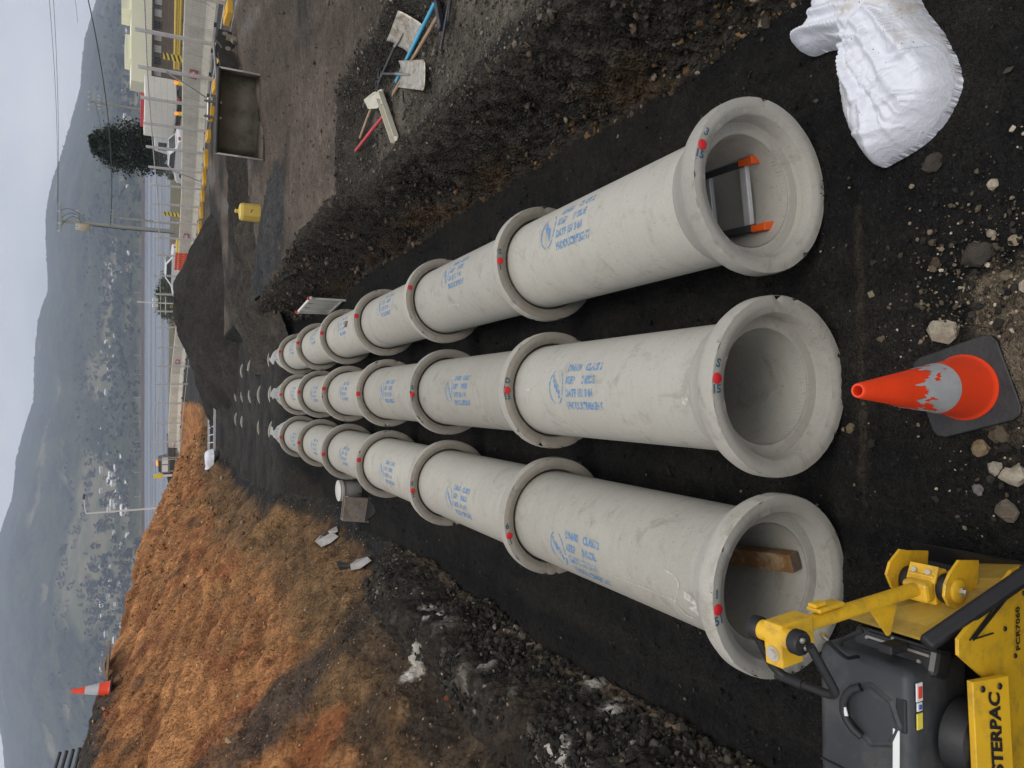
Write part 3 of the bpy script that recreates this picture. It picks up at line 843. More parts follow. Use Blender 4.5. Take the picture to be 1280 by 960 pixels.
# ------------------------------------------------------------------ traffic cone
M_CONE = mat('orange_red_pvc', (.88, .060, .012), .42, var=.08, scale=6, dirt=(.60, .045, .014), dirt_amt=.4, dirt_scale=5, bump=.1, bscale=30)
M_CONEBASE = mat('black_rubber_base', (.017, .018, .020), .55, var=.35, scale=10, dirt=(.05, .047, .042), dirt_amt=.35, dirt_scale=6, bump=.3)
M_REFLW = mat('silver_reflective', (.52, .53, .53), .45, .2, var=.12, scale=14, dirt=(.34, .33, .31), dirt_amt=.5, dirt_scale=9)
CP = at(1208, 484, .0)
def cone_r(z): return .141 - (z - .03) * (.141 - .028) / .67
def traffic_cone(name, lab, loc, rot, torn):
    t = thing(name, lab, 'traffic cone', loc, rot)
    mb = MB(); h = .200; c = .05; z1 = .032
    poly = [(h - c, -h), (h - c * .3, -h + c * .3), (h, -h + c), (h, h - c), (h - c * .3, h - c * .3), (h - c, h), (-h + c, h), (-h + c * .3, h - c * .3), (-h, h - c), (-h, -h + c), (-h + c * .3, -h + c * .3), (-h + c, -h)]
    mb.prism(poly, z1, Matrix.Identity(3), (0, 0, z1 / 2)); mb.build('cone_base', M_CONEBASE, t, bevel=.006)
    mb = MB()
    mb.lathe([(.151, .028), (.152, .036), (.148, .042), (.144, .046)] + [(cone_r(z) + .002, z) for z in (.058, .15, .25, .35, .45, .55, .65, .685)] + [(.030, .694), (.027, .698), (.021, .697), (.019, .68), (.022, .6), (.05, .4)], 56)
    mb.build('cone_body', M_CONE, t)
    # sleeve, its upper edge torn away in strips
    n = 96; rows = 9; zb = .225
    vs, fs = [], []
    for k in range(n):
        a = 2 * math.pi * k / n
        if torn:
            jag = .5 * fbm(np.array([math.cos(a) * 2.2 + 4]), np.array([math.sin(a) * 2.2]), 77, 4)[0]
            zt = .42 + .22 * jag + .045 * math.sin(a * 3 + .6) + .022 * random.uniform(-1, 1)
        else: zt = .46
        for j in range(rows + 1):
            z = zb + (zt - zb) * j / rows
            pe = .0035 + (random.uniform(0, .006) if torn and j == rows else 0)
            r = cone_r(z) + pe
            vs.append(Vector((r * math.cos(a), r * math.sin(a), z)))
    for k in range(n):
        l = (k + 1) % n
        for j in range(rows):
            if torn:
                a = 2 * math.pi * (k + .5) / n; z = zb + .2 * j / rows
                hole = fbm(np.array([a * 2.4]), np.array([z * 26]), 78, 3)[0] + (j / rows - .55) * .35
                if hole > .10 and j > 1: continue
            fs.append((k * (rows + 1) + j, l * (rows + 1) + j, l * (rows + 1) + j + 1, k * (rows + 1) + j + 1))
    mb = MB().add(vs, fs, 0, True); mb.build('reflective_sleeve', M_REFLW, t)
    return t
tc_ = traffic_cone('traffic_cone', 'orange traffic cone with torn silver sleeve in front of the middle pipe', (CP.x, CP.y, gz(CP.x, CP.y) + .0), (R(2), R(-1.5), R(17)), True)
tc_.scale = (1.0, 1.0, 1.22)

# ------------------------------------------------------------------ white woven bag
M_BAG = mat('white_woven_plastic', (.74, .75, .80), .48, var=.05, scale=7, dirt=(.55, .47, .33), dirt_amt=.35, dirt_scale=2.6, bump=.10, bscale=160, spec=.4)
def sack_mat():
    m, nt, b = nodes('woven_sack'); N, L = nt.nodes, nt.links
    tc = N.new('ShaderNodeTexCoord')
    def noise(s, d=3, dist=0.0, ro=.5):
        n = N.new('ShaderNodeTexNoise'); n.inputs['Scale'].default_value = s; n.inputs['Detail'].default_value = d; n.inputs['Distortion'].default_value = dist; n.inputs['Roughness'].default_value = ro
        L.new(tc.outputs['Object'], n.inputs['Vector']); return n.outputs['Fac']
    def math_(op, a, b_=None):
        q = N.new('ShaderNodeMath'); q.operation = op
        for i, v in enumerate((a, b_)):
            if v is None: continue
            if hasattr(v, 'links'): L.new(v, q.inputs[i])
            else: q.inputs[i].default_value = v
        return q.outputs[0]
    def ridge(s, d, dist, k):
        return math_('MAXIMUM', math_('SUBTRACT', 1.0, math_('MULTIPLY', math_('ABSOLUTE', math_('SUBTRACT', noise(s, d, dist), .5)), k)), 0.0)
    cre = math_('ADD', math_('MULTIPLY', ridge(5, 2, 1.6, 9), .6), math_('ADD', math_('MULTIPLY', ridge(11, 2, 2.2, 9), .35), math_('MULTIPLY', ridge(26, 2, 1.5, 8), .16)))
    wv = N.new('ShaderNodeTexBrick'); wv.inputs['Scale'].default_value = 260; L.new(tc.outputs['Object'], wv.inputs['Vector'])
    hgt = math_('ADD', cre, math_('MULTIPLY', wv.outputs['Fac'], .05))
    bp = N.new('ShaderNodeBump'); bp.inputs['Strength'].default_value = .30; bp.inputs['Distance'].default_value = .010
    L.new(hgt, bp.inputs['Height']); L.new(bp.outputs['Normal'], b.inputs['Normal'])
    r = N.new('ShaderNodeValToRGB'); r.color_ramp.elements[0].position = .56; r.color_ramp.elements[0].color = (.72, .735, .79, 1)
    r.color_ramp.elements[1].position = .74; r.color_ramp.elements[1].color = (.50, .42, .30, 1)
    L.new(noise(3.6, 8, .6, .7), r.inputs['Fac'])
    sp = N.new('ShaderNodeTexVoronoi'); sp.inputs['Scale'].default_value = 22; L.new(tc.outputs['Object'], sp.inputs['Vector'])
    mk = math_('LESS_THAN', sp.outputs['Distance'], .07)
    mx = N.new('ShaderNodeMix'); mx.data_type = 'RGBA'; L.new(mk, mx.inputs['Factor']); L.new(r.outputs['Color'], mx.inputs['A']); mx.inputs['B'].default_value = (.08, .075, .07, 1)
    L.new(mx.outputs['Result'], b.inputs['Base Color']); b.inputs['Roughness'].default_value = .5; b.inputs['Specular IOR Level'].default_value = .35
    return m
M_BAG = sack_mat()
def bag(outline, height, seed, res=.006, width=.20, axis=(1.0, .4), folds=()):
    """half-full sack lying on the ground: plan outline in metres, rounded over, pulled into folds"""
    P = np.array(outline); n = len(P); tt = np.linspace(0, n, n * 10, endpoint=False)
    i = np.floor(tt).astype(int); f = (tt - i)[:, None]
    p0, p1, p2, p3 = P[(i - 1) % n], P[i % n], P[(i + 1) % n], P[(i + 2) % n]
    Q = .5 * (2 * p1 + (p2 - p0) * f + (2 * p0 - 5 * p1 + 4 * p2 - p3) * f ** 2 + (3 * p1 - p0 - 3 * p2 + p3) * f ** 3)
    xs = np.arange(Q[:, 0].min() - .03, Q[:, 0].max() + .03, res); ys = np.arange(Q[:, 1].min() - .03, Q[:, 1].max() + .03, res)
    X, Y = np.meshgrid(xs, ys); D = np.full(X.shape, 9.0); inside = np.zeros(X.shape, bool)
    m = len(Q)
    for k in range(m):
        ax, ay = Q[k]; bx, by = Q[(k + 1) % m]; dx, dy = bx - ax, by - ay
        t = np.clip(((X - ax) * dx + (Y - ay) * dy) / (dx * dx + dy * dy + 1e-12), 0, 1)
        D = np.minimum(D, np.hypot(X - ax - t * dx, Y - ay - t * dy))
        c = ((ay > Y) != (by > Y)) & (X < (bx - ax) * (Y - ay) / (by - ay + 1e-12) + ax)
        inside ^= c
    S = np.where(inside, D, -D)
    t = np.clip((S + .004) / width, 0, 1)
    prof = 1 - (1 - t) ** 3.2
    ax, ay = axis; l = math.hypot(ax, ay); ax /= l; ay /= l
    U, V = X * ax + Y * ay, -X * ay + Y * ax
    wx = fbm(X * 3.2, Y * 3.2, seed, 3); wy = fbm(X * 3.2 + 9, Y * 3.2, seed + 1, 3)
    big = fbm(X * 2.2 + wx, Y * 2.2 + wy, seed + 2, 2)
    Z = height * prof * (1 + .22 * big)
    rg_ = np.random.default_rng(seed)
    # long soft folds fanning out from the gathered neck, and a few shorter cross creases
    ux, uy = X + .035 * wx + .012 * fbm(X * 9, Y * 9, seed + 8, 2), Y + .035 * wy + .012 * fbm(X * 9 + 4, Y * 9, seed + 9, 2)
    for (p0, p1, p2, amp, wd) in folds:
        dmin = np.full(X.shape, 9.0); tt_ = np.zeros(X.shape)
        for k in range(25):
            u = k / 24; px_ = p0[0] * (1 - u) ** 2 + 2 * p1[0] * u * (1 - u) + p2[0] * u * u; py_ = p0[1] * (1 - u) ** 2 + 2 * p1[1] * u * (1 - u) + p2[1] * u * u
            d_ = np.hypot(ux - px_, uy - py_); m_ = d_ < dmin; dmin = np.where(m_, d_, dmin); tt_ = np.where(m_, u, tt_)
        env = np.sin(np.pi * np.clip(.12 + .88 * tt_, 0, 1)) ** .6
        wv_ = wd * (.7 + .7 * tt_)
        Z = Z + np.clip(prof * 1.5, 0, 1) * env * (amp * np.exp(-(dmin / wv_) ** 2) - .45 * amp * np.exp(-((dmin - 1.9 * wv_) / (1.1 * wv_)) ** 2))
    r3 = 1 - np.abs(fbm(X * 7 + 2 * wx, Y * 7 + 2 * wy, seed + 5, 2)) * 3.2
    Z = Z + prof * .010 * np.clip(r3, 0, 1) ** 1.5
    gy, gx = np.gradient(S, res)
    gn = np.maximum(np.hypot(gx, gy), .2); gx /= gn; gy /= gn
    edge = np.abs(S) <= res * .80                    # pull the rim onto the true outline
    X = np.where(edge, X - gx * S, X); Y = np.where(edge, Y - gy * S, Y)
    Z = np.where(edge | (S < 0), -.02, Z)
    keep = S > -res * .80
    idx = np.arange(X.size).reshape(X.shape)
    F = np.stack([idx[:-1, :-1], idx[:-1, 1:], idx[1:, 1:], idx[1:, :-1]], -1)
    k = keep[:-1, :-1] & keep[1:, :-1] & keep[:-1, 1:] & keep[1:, 1:]
    f_ = F[k].reshape(-1, 4); u, inv = np.unique(f_, return_inverse=True)
    return np.stack([X, Y, Z], -1).reshape(-1, 3)[u], inv.reshape(-1, 4)
BC = at(1120, 115, .10)
def bagpt(px, py, z=.1):
    p = at(px, py, z + BC.z - .1); return (p.x - BC.x, p.y - BC.y)
ol = [bagpt(q[0] + 6, q[1]) for q in [(1046, 96), (1051, 140), (1060, 175), (1080, 205), (1102, 198), (1142, 170), (1172, 130), (1182, 95), (1174, 66), (1160, 36), (1130, -8), (1120, -60), (1050, -70), (1022, -20), (1012, 20), (996, 40), (988, 60), (1001, 67), (1020, 60), (1040, 58), (1050, 66)]]
gzb = gz(BC.x, BC.y)
FOLD = []
def fold(a, b_, c, amp, wd): FOLD.append((bagpt(*a), bagpt(*b_), bagpt(*c), amp, wd))
fold((1065, 40), (1070, 95), (1100, 165), .030, .020); fold((1085, 35), (1110, 80), (1150, 140), .026, .022); fold((1100, 20), (1140, 55), (1172, 100), .024, .020)
fold((1060, 55), (1052, 100), (1075, 180), .022, .018); fold((1075, 60), (1095, 120), (1128, 160), .016, .013); fold((1000, 55), (1040, 30), (1090, 30), .026, .018)
fold((1010, 30), (1050, 10), (1100, 10), .024, .016); fold((1020, -5), (1070, -20), (1130, 5), .022, .018); fold((1050, 72), (1085, 60), (1120, 55), .024, .018)
fold((1130, 100), (1110, 128), (1070, 140), .014, .012); fold((1165, 120), (1130, 130), (1100, 150), .014, .012); fold((1060, 165), (1090, 178), (1130, 168), .012, .012)
fold((1168, 60), (1150, 78), (1120, 88), .016, .013); fold((1100, 100), (1090, 130), (1095, 190), .012, .011); fold((1040, 45), (1060, 42), (1085, 60), .018, .012)
v_, f_ = bag(ol, .215, 5, .0045, .17, folds=FOLD)
o = arr_mesh('sand_bag', v_, f_, M_BAG, True)
o.location = W(BC.x, BC.y, gzb + .03)
tag(o, 'crumpled white woven sack of sand lying beside the right front pipe', 'sand bag')

# ------------------------------------------------------------------ plate compactor
M_YEL = mat('yellow_enamel', (.72, .42, .020), .38, var=.10, scale=7, dirt=(.26, .165, .045), dirt_amt=.62, dirt_scale=11, bump=.08, bscale=40, coat=.08)
M_YELD = mat('dusty_yellow_enamel', (.46, .30, .045), .55, var=.25, scale=9, dirt=(.17, .13, .065), dirt_amt=.75, dirt_scale=9, bump=.15, bscale=50)
M_COVER = mat('charcoal_moulded_plastic', (.026, .029, .033), .50, var=.25, scale=5, dirt=(.085, .078, .066), dirt_amt=.60, dirt_scale=6, bump=.12, bscale=220)
M_BLK = mat('black_rubber', (.010, .010, .011), .55, var=.25, scale=12, bump=.1)
M_BLKP = mat('black_paint', (.014, .014, .015), .35, var=.2, scale=9, dirt=(.05, .045, .038), dirt_amt=.4, dirt_scale=8)
M_STEEL = mat('worn_steel', (.34, .32, .29), .42, .8, var=.2, scale=20)
M_GAL = mat('galvanised_bolt', (.62, .58, .50), .35, .9, var=.1)
M_LABW = mat('white_label', (.72, .72, .70), .5, var=.05)
M_LABY = mat('yellow_label', (.75, .62, .08), .5, var=.05)
M_LABR = mat('red_label_print', (.60, .06, .04), .5, var=.1)
M_LABB = mat('blue_label_print', (.05, .10, .35), .5, var=.1)
M_TXT = mat('black_lettering', (.012, .012, .012), .5, var=.05)
OC = Vector((-.95, 1.52, .50))
SH = Vector((-.09, -.05, 0))
t = thing('plate_compactor', 'yellow and black plate compactor with its handle folded upright before the left pipe', 'plate compactor', (-1.222, 1.727, .0), scale=1.175)
def q(x, y, z): return Vector((x, y, z)) - OC
def qa(px, py, z): return at(px, py, z) - OC - SH
# base plate with turned-up end
mb = MB()
prof = [(-.62, .10), (-.55, .03), (-.48, 0), (.28, 0), (.36, .03), (.43, .11), (.425, .125), (.35, .05), (.27, .02), (-.47, .02), (-.54, .05), (-.61, .115)]
mb.prism(prof, .56, Matrix(((1, 0, 0), (0, 0, -1), (0, 1, 0))), (0, .0, 0)); mb.build('base_plate', M_BLKP, t)
# exciter housing
mb = MB(); mb.box((-.08, 0.02, .14), (.62, .30, .22), bev=.04); mb.build('exciter_housing', M_BLKP, t)
# deck: dusty yellow hood sloping down to the handle foot
dk = MB()
bS, bE = qa(1155, 806, 1.17), qa(1285, 716, .82)
dA, dD = bS + Vector((0, .03, -.05)), bE + Vector((-.03, .04, -.03))
dB, dC = dA + Vector((0, .30, 0)), dD + Vector((-.07, .30, 0))
dk.slab([dA, dD, dC, dB], .012)
dE, dF = dC + Vector((.03, 0, -.2)), dD + Vector((.03, 0, -.2))
dk.slab([dD, dF, dE, dC], .012)
dk.slab([dC, dE, dB + Vector((0, 0, -.4)), dB], .012)
dk.build('handle_deck', M_YELD, t)
# near side panel below the edge bar, with its black-lined field
pan = MB()
yP = 1.335
pan.slab([q(-1.65, yP, .60), q(-.50, yP, .60), Vector((bE.x - .01, yP - OC.y, bE.z - .02)), Vector((bS.x + .03, yP - OC.y, bS.z - .05)), Vector((bS.x - .02, yP - OC.y, bS.z - .05)), q(-.86, yP, .95), q(-1.65, yP, .95)], .012)
side = pan.build('side_panel', M_YEL, t)
fr = (q(-1.65, yP, .60), q(-.46, yP, .60))
ln = MB()
def pan_pt(x, z): return q(x, yP - .004, z)
def pline(a, b_, w_=.008):
    A, B = pan_pt(*a), pan_pt(*b_)
    ln.bar(A, B, w_, .003, 0, up=(0, -1, .1))
for off in (0,):
    e0, e1 = (bS.x + OC.x + .02, bS.z + OC.z - .12), (bE.x + OC.x - .05, bE.z + OC.z - .055)
    pline(e0, e1, .012); pline(e1, (e1[0] + .02, .60), .012)
    pline((e0[0], e0[1] + .018), (e1[0] + .02, e1[1] + .01), .004); pline((e1[0] + .02, e1[1] + .01), (e1[0] + .04, .60), .004)
    pline(e0, (e0[0], .93), .004)
ln.build('panel_lining', M_TXT, side)
for bx, bz in ((-.70, .86), (-.60, .74), (-.80, .80)):
    mb = MB(); mb.lathe([(0, .004), (.007, .003), (.009, 0)], 12, 'y', 0, Matrix.Scale(-1, 3, (0, 1, 0)), pan_pt(bx, bz)); mb.build('bolt', M_BLK, side)
vs, fs = text_mesh('PCR7060', .036, bold=.0012, spacing=1.08)
mb = MB(); mb.add([pan_pt(-.785 + v.x, .772 + v.y) + Vector((0, -.002, 0)) for v in vs], fs); mb.build('model_lettering', M_TXT, side)
# black rubber edge over the slope
mb = MB(); mb.bar(bS, bE, .050, .045, bev=.012); mb.build('edge_guard', M_BLK, t)
mb = MB(); mb.bar(bE + Vector((.01, 0, .01)), bE + Vector((.04, .02, -.2)), .05, .04, bev=.01); mb.build('edge_guard', M_BLK, t)
# name board in front
nb = MB(); A0, A1 = (-.825, 1.285), (-1.75, 1.255)
nb.slab([Vector((A1[0], A1[1], .935)) - OC, Vector((A0[0], A0[1], .935)) - OC, Vector((A0[0], A0[1] + .03, 1.085)) - OC, Vector((A1[0], A1[1] + .03, 1.085)) - OC], .022)
board = nb.build('name_board', M_YEL, t, bevel=.003)
def nb_pt(s, h):        # s metres leftwards from the right end, h up the board
    k = s / (A0[0] - A1[0])
    return Vector((A0[0] - s, A0[1] + (A1[1] - A0[1]) * k + .03 * h / .15 - .003, .935 + h)) - OC
vs, fs = text_mesh('MASTERPAC', .062, bold=.0025, spacing=1.0)
wid = max(v.x for v in vs)
mb = MB(); mb.add([nb_pt(.045 + wid - v.x - .2 * v.y, .048 + v.y) for v in vs], fs); mb.build('maker_lettering', M_TXT, board)
for s, h in ((.025, .045), (.025, .115)):
    mb = MB(); mb.lathe([(0, .006), (.009, .004), (.011, 0)], 12, 'y', 0, Matrix.Scale(-1, 3, (0, 1, 0)), nb_pt(s, h)); mb.build('bolt', M_BLK, board)
# engine cover: rounded moulded hood
cv = MB()
c0 = (-1.62, -.805); y_f, y_b = 1.425, 1.775
cv.box(((c0[0] + c0[1]) / 2 - OC.x, (y_f + y_b) / 2 - OC.y, 1.06 - OC.z), (c0[1] - c0[0], y_b - y_f, .33), None, 0, .035)
cover = cv.build('engine_cover', M_COVER, t)
for p_ in cover.data.polygons: p_.use_smooth = True
mb = MB(); mb.box((-1.22 - OC.x, 1.60 - OC.y, 1.2275 - OC.z), (.006, .32, .008)); mb.build('cover_seam', M_BLK, cover)
mb = MB(); mb.box((-.955 - OC.x, 1.462 - OC.y, 1.219 - OC.z), (.11, .035, .016), None, 0, .006); mb.build('finger_slot', M_BLK, cover)
# octagonal lifting recess with its grab bar
hc = qa(1090, 893, 1.226)
pts = [hc + Vector((.088 * math.cos(a), .088 * math.sin(a), .004 + .022 * max(0, math.sin(a)))) for a in [R(20 + k * 20) for k in range(8)]]
mb = MB(); mb.lathe([(0, .003), (.085, .003), (.098, .008), (.108, .0)], 8, 'z', 0, None, hc, smooth=False); mb.build('lifting_recess', M_COVER, cover)
mb = MB(); mb.tube(pts, .014, 10); mb.build('grab_bar', M_BLK, cover)
mb = MB(); mb.box(hc + Vector((-.012, .078, .034)), (.028, .022, .004), rotz(.3)); mb.build('sticker', M_LABW, cover)
mb = MB(); lc_ = qa(1120, 938, 1.229); mb.box(lc_, (.135, .022, .005), rotz(-.02), 0, .001); mb.build('metal_plate', M_LABW, cover)
# stickers on the front of the cover
def front_label(px, py, w_, h_, m_, name='sticker', dy=0.0):
    for z in np.linspace(1.19, .95, 60):
        p_ = at(px, py, z)
        if p_.y <= y_f - .002: break
    mb = MB(); mb.box(Vector((p_.x, y_f - .003 - dy, p_.z)) - OC, (w_, .004, h_)); return mb.build(name, m_, cover)
front_label(1170, 838, .058, .030, M_LABW); front_label(1170, 838, .036, .018, M_LABR, 'sticker_print', .003)
front_label(1171, 857, .026, .024, M_LABW); front_label(1171, 857, .014, .012, M_LABB, 'sticker_print', .003)
front_label(1175, 877, .050, .027, M_LABY)
# lower engine: recoil starter behind the board
mb = MB(); mb.box((-1.32 - OC.x, 1.56 - OC.y, .83 - OC.z), (.62, .36, .26), None, 0, .03); mb.build('engine_block', M_BLKP, t)
rc = Vector((-1.04, 1.375, 1.0)) - OC
mb = MB(); mb.lathe([(0, -.05), (.07, -.05), (.10, -.035), (.115, 0), (.12, .03)], 40, 'y', 0, None, rc); st_ = mb.build('recoil_starter', M_BLK, t)
mb = MB(); mb.lathe([(.024, -.054), (.046, -.0545), (.046, -.05), (.024, -.05)], 40, 'y', 0, None, rc); mb.build('ring_sticker', M_LABW, st_)
mb = MB(); mb.lathe([(0, -.058), (.020, -.058), (.024, -.05)], 24, 'y', 0, None, rc); mb.build('hub', M_BLK, st_)
# grille between cover and deck
mb = MB(); mb.box((-.805 - OC.x, 1.56 - OC.y, 1.07 - OC.z), (.10, .30, .10), roty(R(18)), 0, .02)
gr = mb.build('side_grille', M_BLKP, t)
for k in range(2):
    mb = MB(); mb.box((-.775 - OC.x + k * .022, 1.54 - OC.y, 1.118 - .012 * k - OC.z), (.008, .22, .010), roty(R(25))); mb.build('grille_slot', M_STEEL if k == 0 else M_BLK, gr)
for dx, dy in ((0, -.1), (.02, .09), (.04, .0)):
    mb = MB(); mb.lathe([(0, .010), (.006, .009), (.008, 0)], 10, 'z', 0, roty(R(25)), (-.80 + dx - OC.x, 1.56 + dy - OC.y, 1.125 - dx * .5 - OC.z)); mb.build('bolt', M_STEEL, gr)
# handle foot: two ears, rubber bushes, clevis block
YP = 1.525; PX, PZ = -.585, .955
for s in (-1, 1):
    mb = MB(); ear = [(-.075, -.12), (.085, -.14), (.10, -.02), (.062, .035), (.03, .062), (-.01, .07), (-.045, .045), (-.062, .0)]
    if s > 0: ear = ear[:3] + [(.11, .03), (.07, .09), (.03, .11), (-.02, .08)] + ear[6:]
    mb.prism(ear, .010, Matrix(((1, 0, 0), (0, 0, -1), (0, 1, 0))), q(PX, YP + s * .088, PZ))
    e_ = mb.build('handle_ear', M_YEL, t, bevel=.002)
    mb = MB(); mb.lathe([(.040, 0), (.040, .010), (.034, .014), (0, .014)], 28, 'y', 0, Matrix.Scale(-1, 3, (0, 1, 0)) if s < 0 else None, q(PX, YP + s * .094, PZ)); mb.build('boss', M_YEL, e_)
    mb = MB(); mb.lathe([(.017, 0), (.017, .008), (.011, .008), (.011, .018), (0, .018)], 6 if s < 0 else 16, 'y', 0, Matrix.Scale(-1, 3, (0, 1, 0)) if s < 0 else None, q(PX, YP + s * .109, PZ), smooth=False); mb.build('bolt', M_GAL, e_)
    mb = MB(); mb.lathe([(0, -.017), (.047, -.017), (.050, -.01), (.050, .010), (.047, .017), (0, .017)], 28, 'y', 0, None, q(PX, YP + s * .065, PZ)); mb.build('rubber_bush', M_BLK, t)
mb = MB(); mb.box(q(PX, YP, PZ), (.105, .088, .085), roty(R(-11)), 0, .006); mb.box(q(PX + .045, YP + .0, PZ + .035), (.06, .10, .012), roty(R(25)), 0, .003); mb.box(q(PX - .01, YP, PZ + .062), (.07, .088, .05), roty(R(-11)), 0, .012)
blk = mb.build('pivot_block', M_YEL, t)
for yy in (-.025, .025):
    mb = MB(); mb.lathe([(0, .012), (.010, .012), (.010, 0)], 6, 'z', 0, roty(R(25)), q(PX + .05, YP + yy, PZ + .04), smooth=False); mb.build('bolt', M_GAL, blk)
# pole, gusset, latch, head
hx, hz = -.630, 1.69
mb = MB(); mb.tube([q(PX - .004, YP, PZ + .06), q(hx + .010, YP, hz - .08)], .0235, 24); pole = mb.build('handle_pole', M_YEL, t)
g0 = q(-.655, YP - .03, 1.235)
mb = MB(); mb.prism([(0, .07), (0, -.07), (-.095, -.035), (-.10, -.02)], .008, Matrix(((1, 0, 0), (0, 0, -1), (0, 1, 0))), q(-.622, YP, 1.215)); mb.build('gusset', M_YEL, pole)
mb = MB(); mb.box(q(-.578, YP, 1.50), (.014, .05, .12), roty(R(-4)), 0, .005); mb.box(q(-.566, YP, 1.54), (.012, .03, .05), roty(R(-4)), 0, .003); mb.build('latch_plate', M_YEL, pole)
hd = MB()
Mh = roty(R(-4))
hd.box(q(hx, YP, hz - .022), (.086, .070, .140), Mh, 0, .006)
hd.box(q(hx - .040, YP - .008, hz + .010), (.085, .062, .092), Mh, 0, .005)
head = hd.build('handle_head', M_YEL, t)
mb = MB(); mb.lathe([(0, -.060), (.030, -.060), (.030, .060), (0, .060)], 24, 'y', 0, None, q(hx, YP, hz + .028)); mb.build('cross_sleeve', M_YEL, head)
mb = MB(); mb.lathe([(0, .012), (.015, .012), (.015, 0)], 6, 'z', 0, Mh, q(hx - .048, YP - .008, hz + .056), smooth=False); mb.lathe([(0, .003), (.022, .003), (.022, 0)], 20, 'z', 0, Mh, q(hx - .048, YP - .008, hz + .056)); mb.build('bolt', M_GAL, head)
for s in (-1, 1):
    mb = MB(); mb.lathe([(0, -.018), (.032, -.018), (.036, -.011), (.036, .012), (.031, .018), (0, .018)], 26, 'y', 0, None, q(hx, YP + s * .074, hz + .028)); mb.build('rubber_bush', M_BLK, head)
    if s < 0:
        for k in (-1, 1):
            mb = MB(); mb.lathe([(0, .008), (.008, .007), (.009, 0)], 10, 'y', 0, Matrix.Scale(-1, 3, (0, 1, 0)), q(hx + k * .012, YP - .093, hz + .028 + k * .008)); mb.build('bolt', M_GAL, head)
def arc(p0, p1, p2, n=6):
    return [p0 * (1 - s) ** 2 + p1 * 2 * s * (1 - s) + p2 * s * s for s in [k / n for k in range(n + 1)]]
xo = -.80; zo = 1.61
near_a = q(hx, YP - .112, hz + .025); near_c = q(xo, YP - .118, zo - .01); far_a = q(hx, YP + .10, hz + .025); far_c = q(xo, YP + .10, zo + .0)
path = [near_a, near_a + (near_c - near_a) * .7] + arc(near_a + (near_c - near_a) * .78, near_c, near_c + (far_c - near_c) * .22)[1:] + arc(near_c + (far_c - near_c) * .70, far_c, far_c + (far_a - far_c) * .3) + [far_a]
mb = MB(); mb.tube(path, .013, 12); lp = mb.build('grip_loop', M_BLK, t)
mb = MB(); mb.tube([near_c + (far_c - near_c) * .55, near_c + (far_c - near_c) * .98], .0165, 12); mb.build('throttle_grip', M_BLK, lp)
# throttle cable with its bright ferrule
mb = MB(); mb.tube(arc(q(-.655, YP - .02, 1.54), q(-.74, YP + .0, 1.44), q(-.80, YP + .07, 1.30), 8) + [q(-.815, YP + .09, 1.22)], .006, 8); cb = mb.build('throttle_cable', M_BLK, t)
mb = MB(); mb.tube([q(-.652, YP - .022, 1.548), q(-.668, YP - .02, 1.525)], .009, 10); mb.build('cable_ferrule', M_GAL, cb)
mb = MB(); mb.tube(arc(q(-.80, YP + .17, 1.20), q(-.76, YP + .12, 1.30), q(-.70, YP + .03, 1.28), 8), .008, 8); mb.build('control_hose', M_BLK, t)
mb = MB(); mb.box(q(-.765, YP + .0, 1.165), (.03, .05, .09), None, 0, .006); bkt = mb.build('cable_bracket', M_BLK, t)
# ------------------------------------------------------------------ tools on the gravel bench
M_BLADE = mat('worn_steel_blade', (.42, .39, .33), .42, .35, var=.3, scale=14, dirt=(.15, .085, .04), dirt_amt=.95, dirt_scale=9, bump=.15)
M_SHAFTB = mat('black_shaft', (.022, .022, .026), .4, var=.2, scale=20, dirt=(.11, .10, .10), dirt_amt=.5, dirt_scale=14)
M_WOOD = mat('old_ash_handle', (.36, .25, .16), .7, var=.25, scale=18, dirt=(.14, .10, .07), dirt_amt=.5, dirt_scale=12)
M_BLUEH = mat('sky_blue_handle', (.06, .42, .66), .4, var=.1, dirt=(.10, .30, .40), dirt_amt=.5)
M_REDH = mat('red_handle', (.55, .05, .06), .4, var=.1, dirt=(.28, .06, .05), dirt_amt=.5)
M_CREAM = mat('cream_plastic', (.55, .52, .42), .5, var=.1, dirt=(.30, .27, .20), dirt_amt=.5, dirt_scale=7)

def gp(px, py, dz=0.0):
    p = hit(px, py); return Vector((p.x, p.y, p.z + dz))
def root_at(name, lab, cat, p, group=None):
    return thing(name, lab, cat, tuple(p), (0, 0, 0), group)
def rel(p, p0):
    d = p - p0; return Vector((d.x, d.y, d.z - d.y * FALL))

def blade_mesh(c, e0, e1, parent):
    """square-mouth blade: rounded back corners, turned sides. c centre, e0 along width, e1 towards the mouth (half vectors)"""
    up = e0.cross(e1).normalized()
    if up.z < 0: up = -up
    n, m = 9, 9; vs = []
    for j in range(m):
        for i in range(n):
            a, b_ = -1 + 2 * i / (n - 1), -1 + 2 * j / (m - 1)
            w_ = 1 - .06 * (1 - b_) / 2
            z = .030 * a ** 4 * (1 - .5 * (b_ + 1) / 2) + .022 * max(0, -b_ - .3) ** 2 + .010 * math.exp(-(a * 4) ** 2) * (1 - b_) / 2
            vs.append(c + e0 * a * w_ + e1 * b_ + up * z)
    fs = [(j * n + i, j * n + i + 1, (j + 1) * n + i + 1, (j + 1) * n + i) for j in range(m - 1) for i in range(n - 1)]
    mb = MB().add(vs, fs, 0, True); o = mb.build('blade', M_BLADE, parent)
    s = o.modifiers.new('sheet', 'SOLIDIFY'); s.thickness = .004
    return o

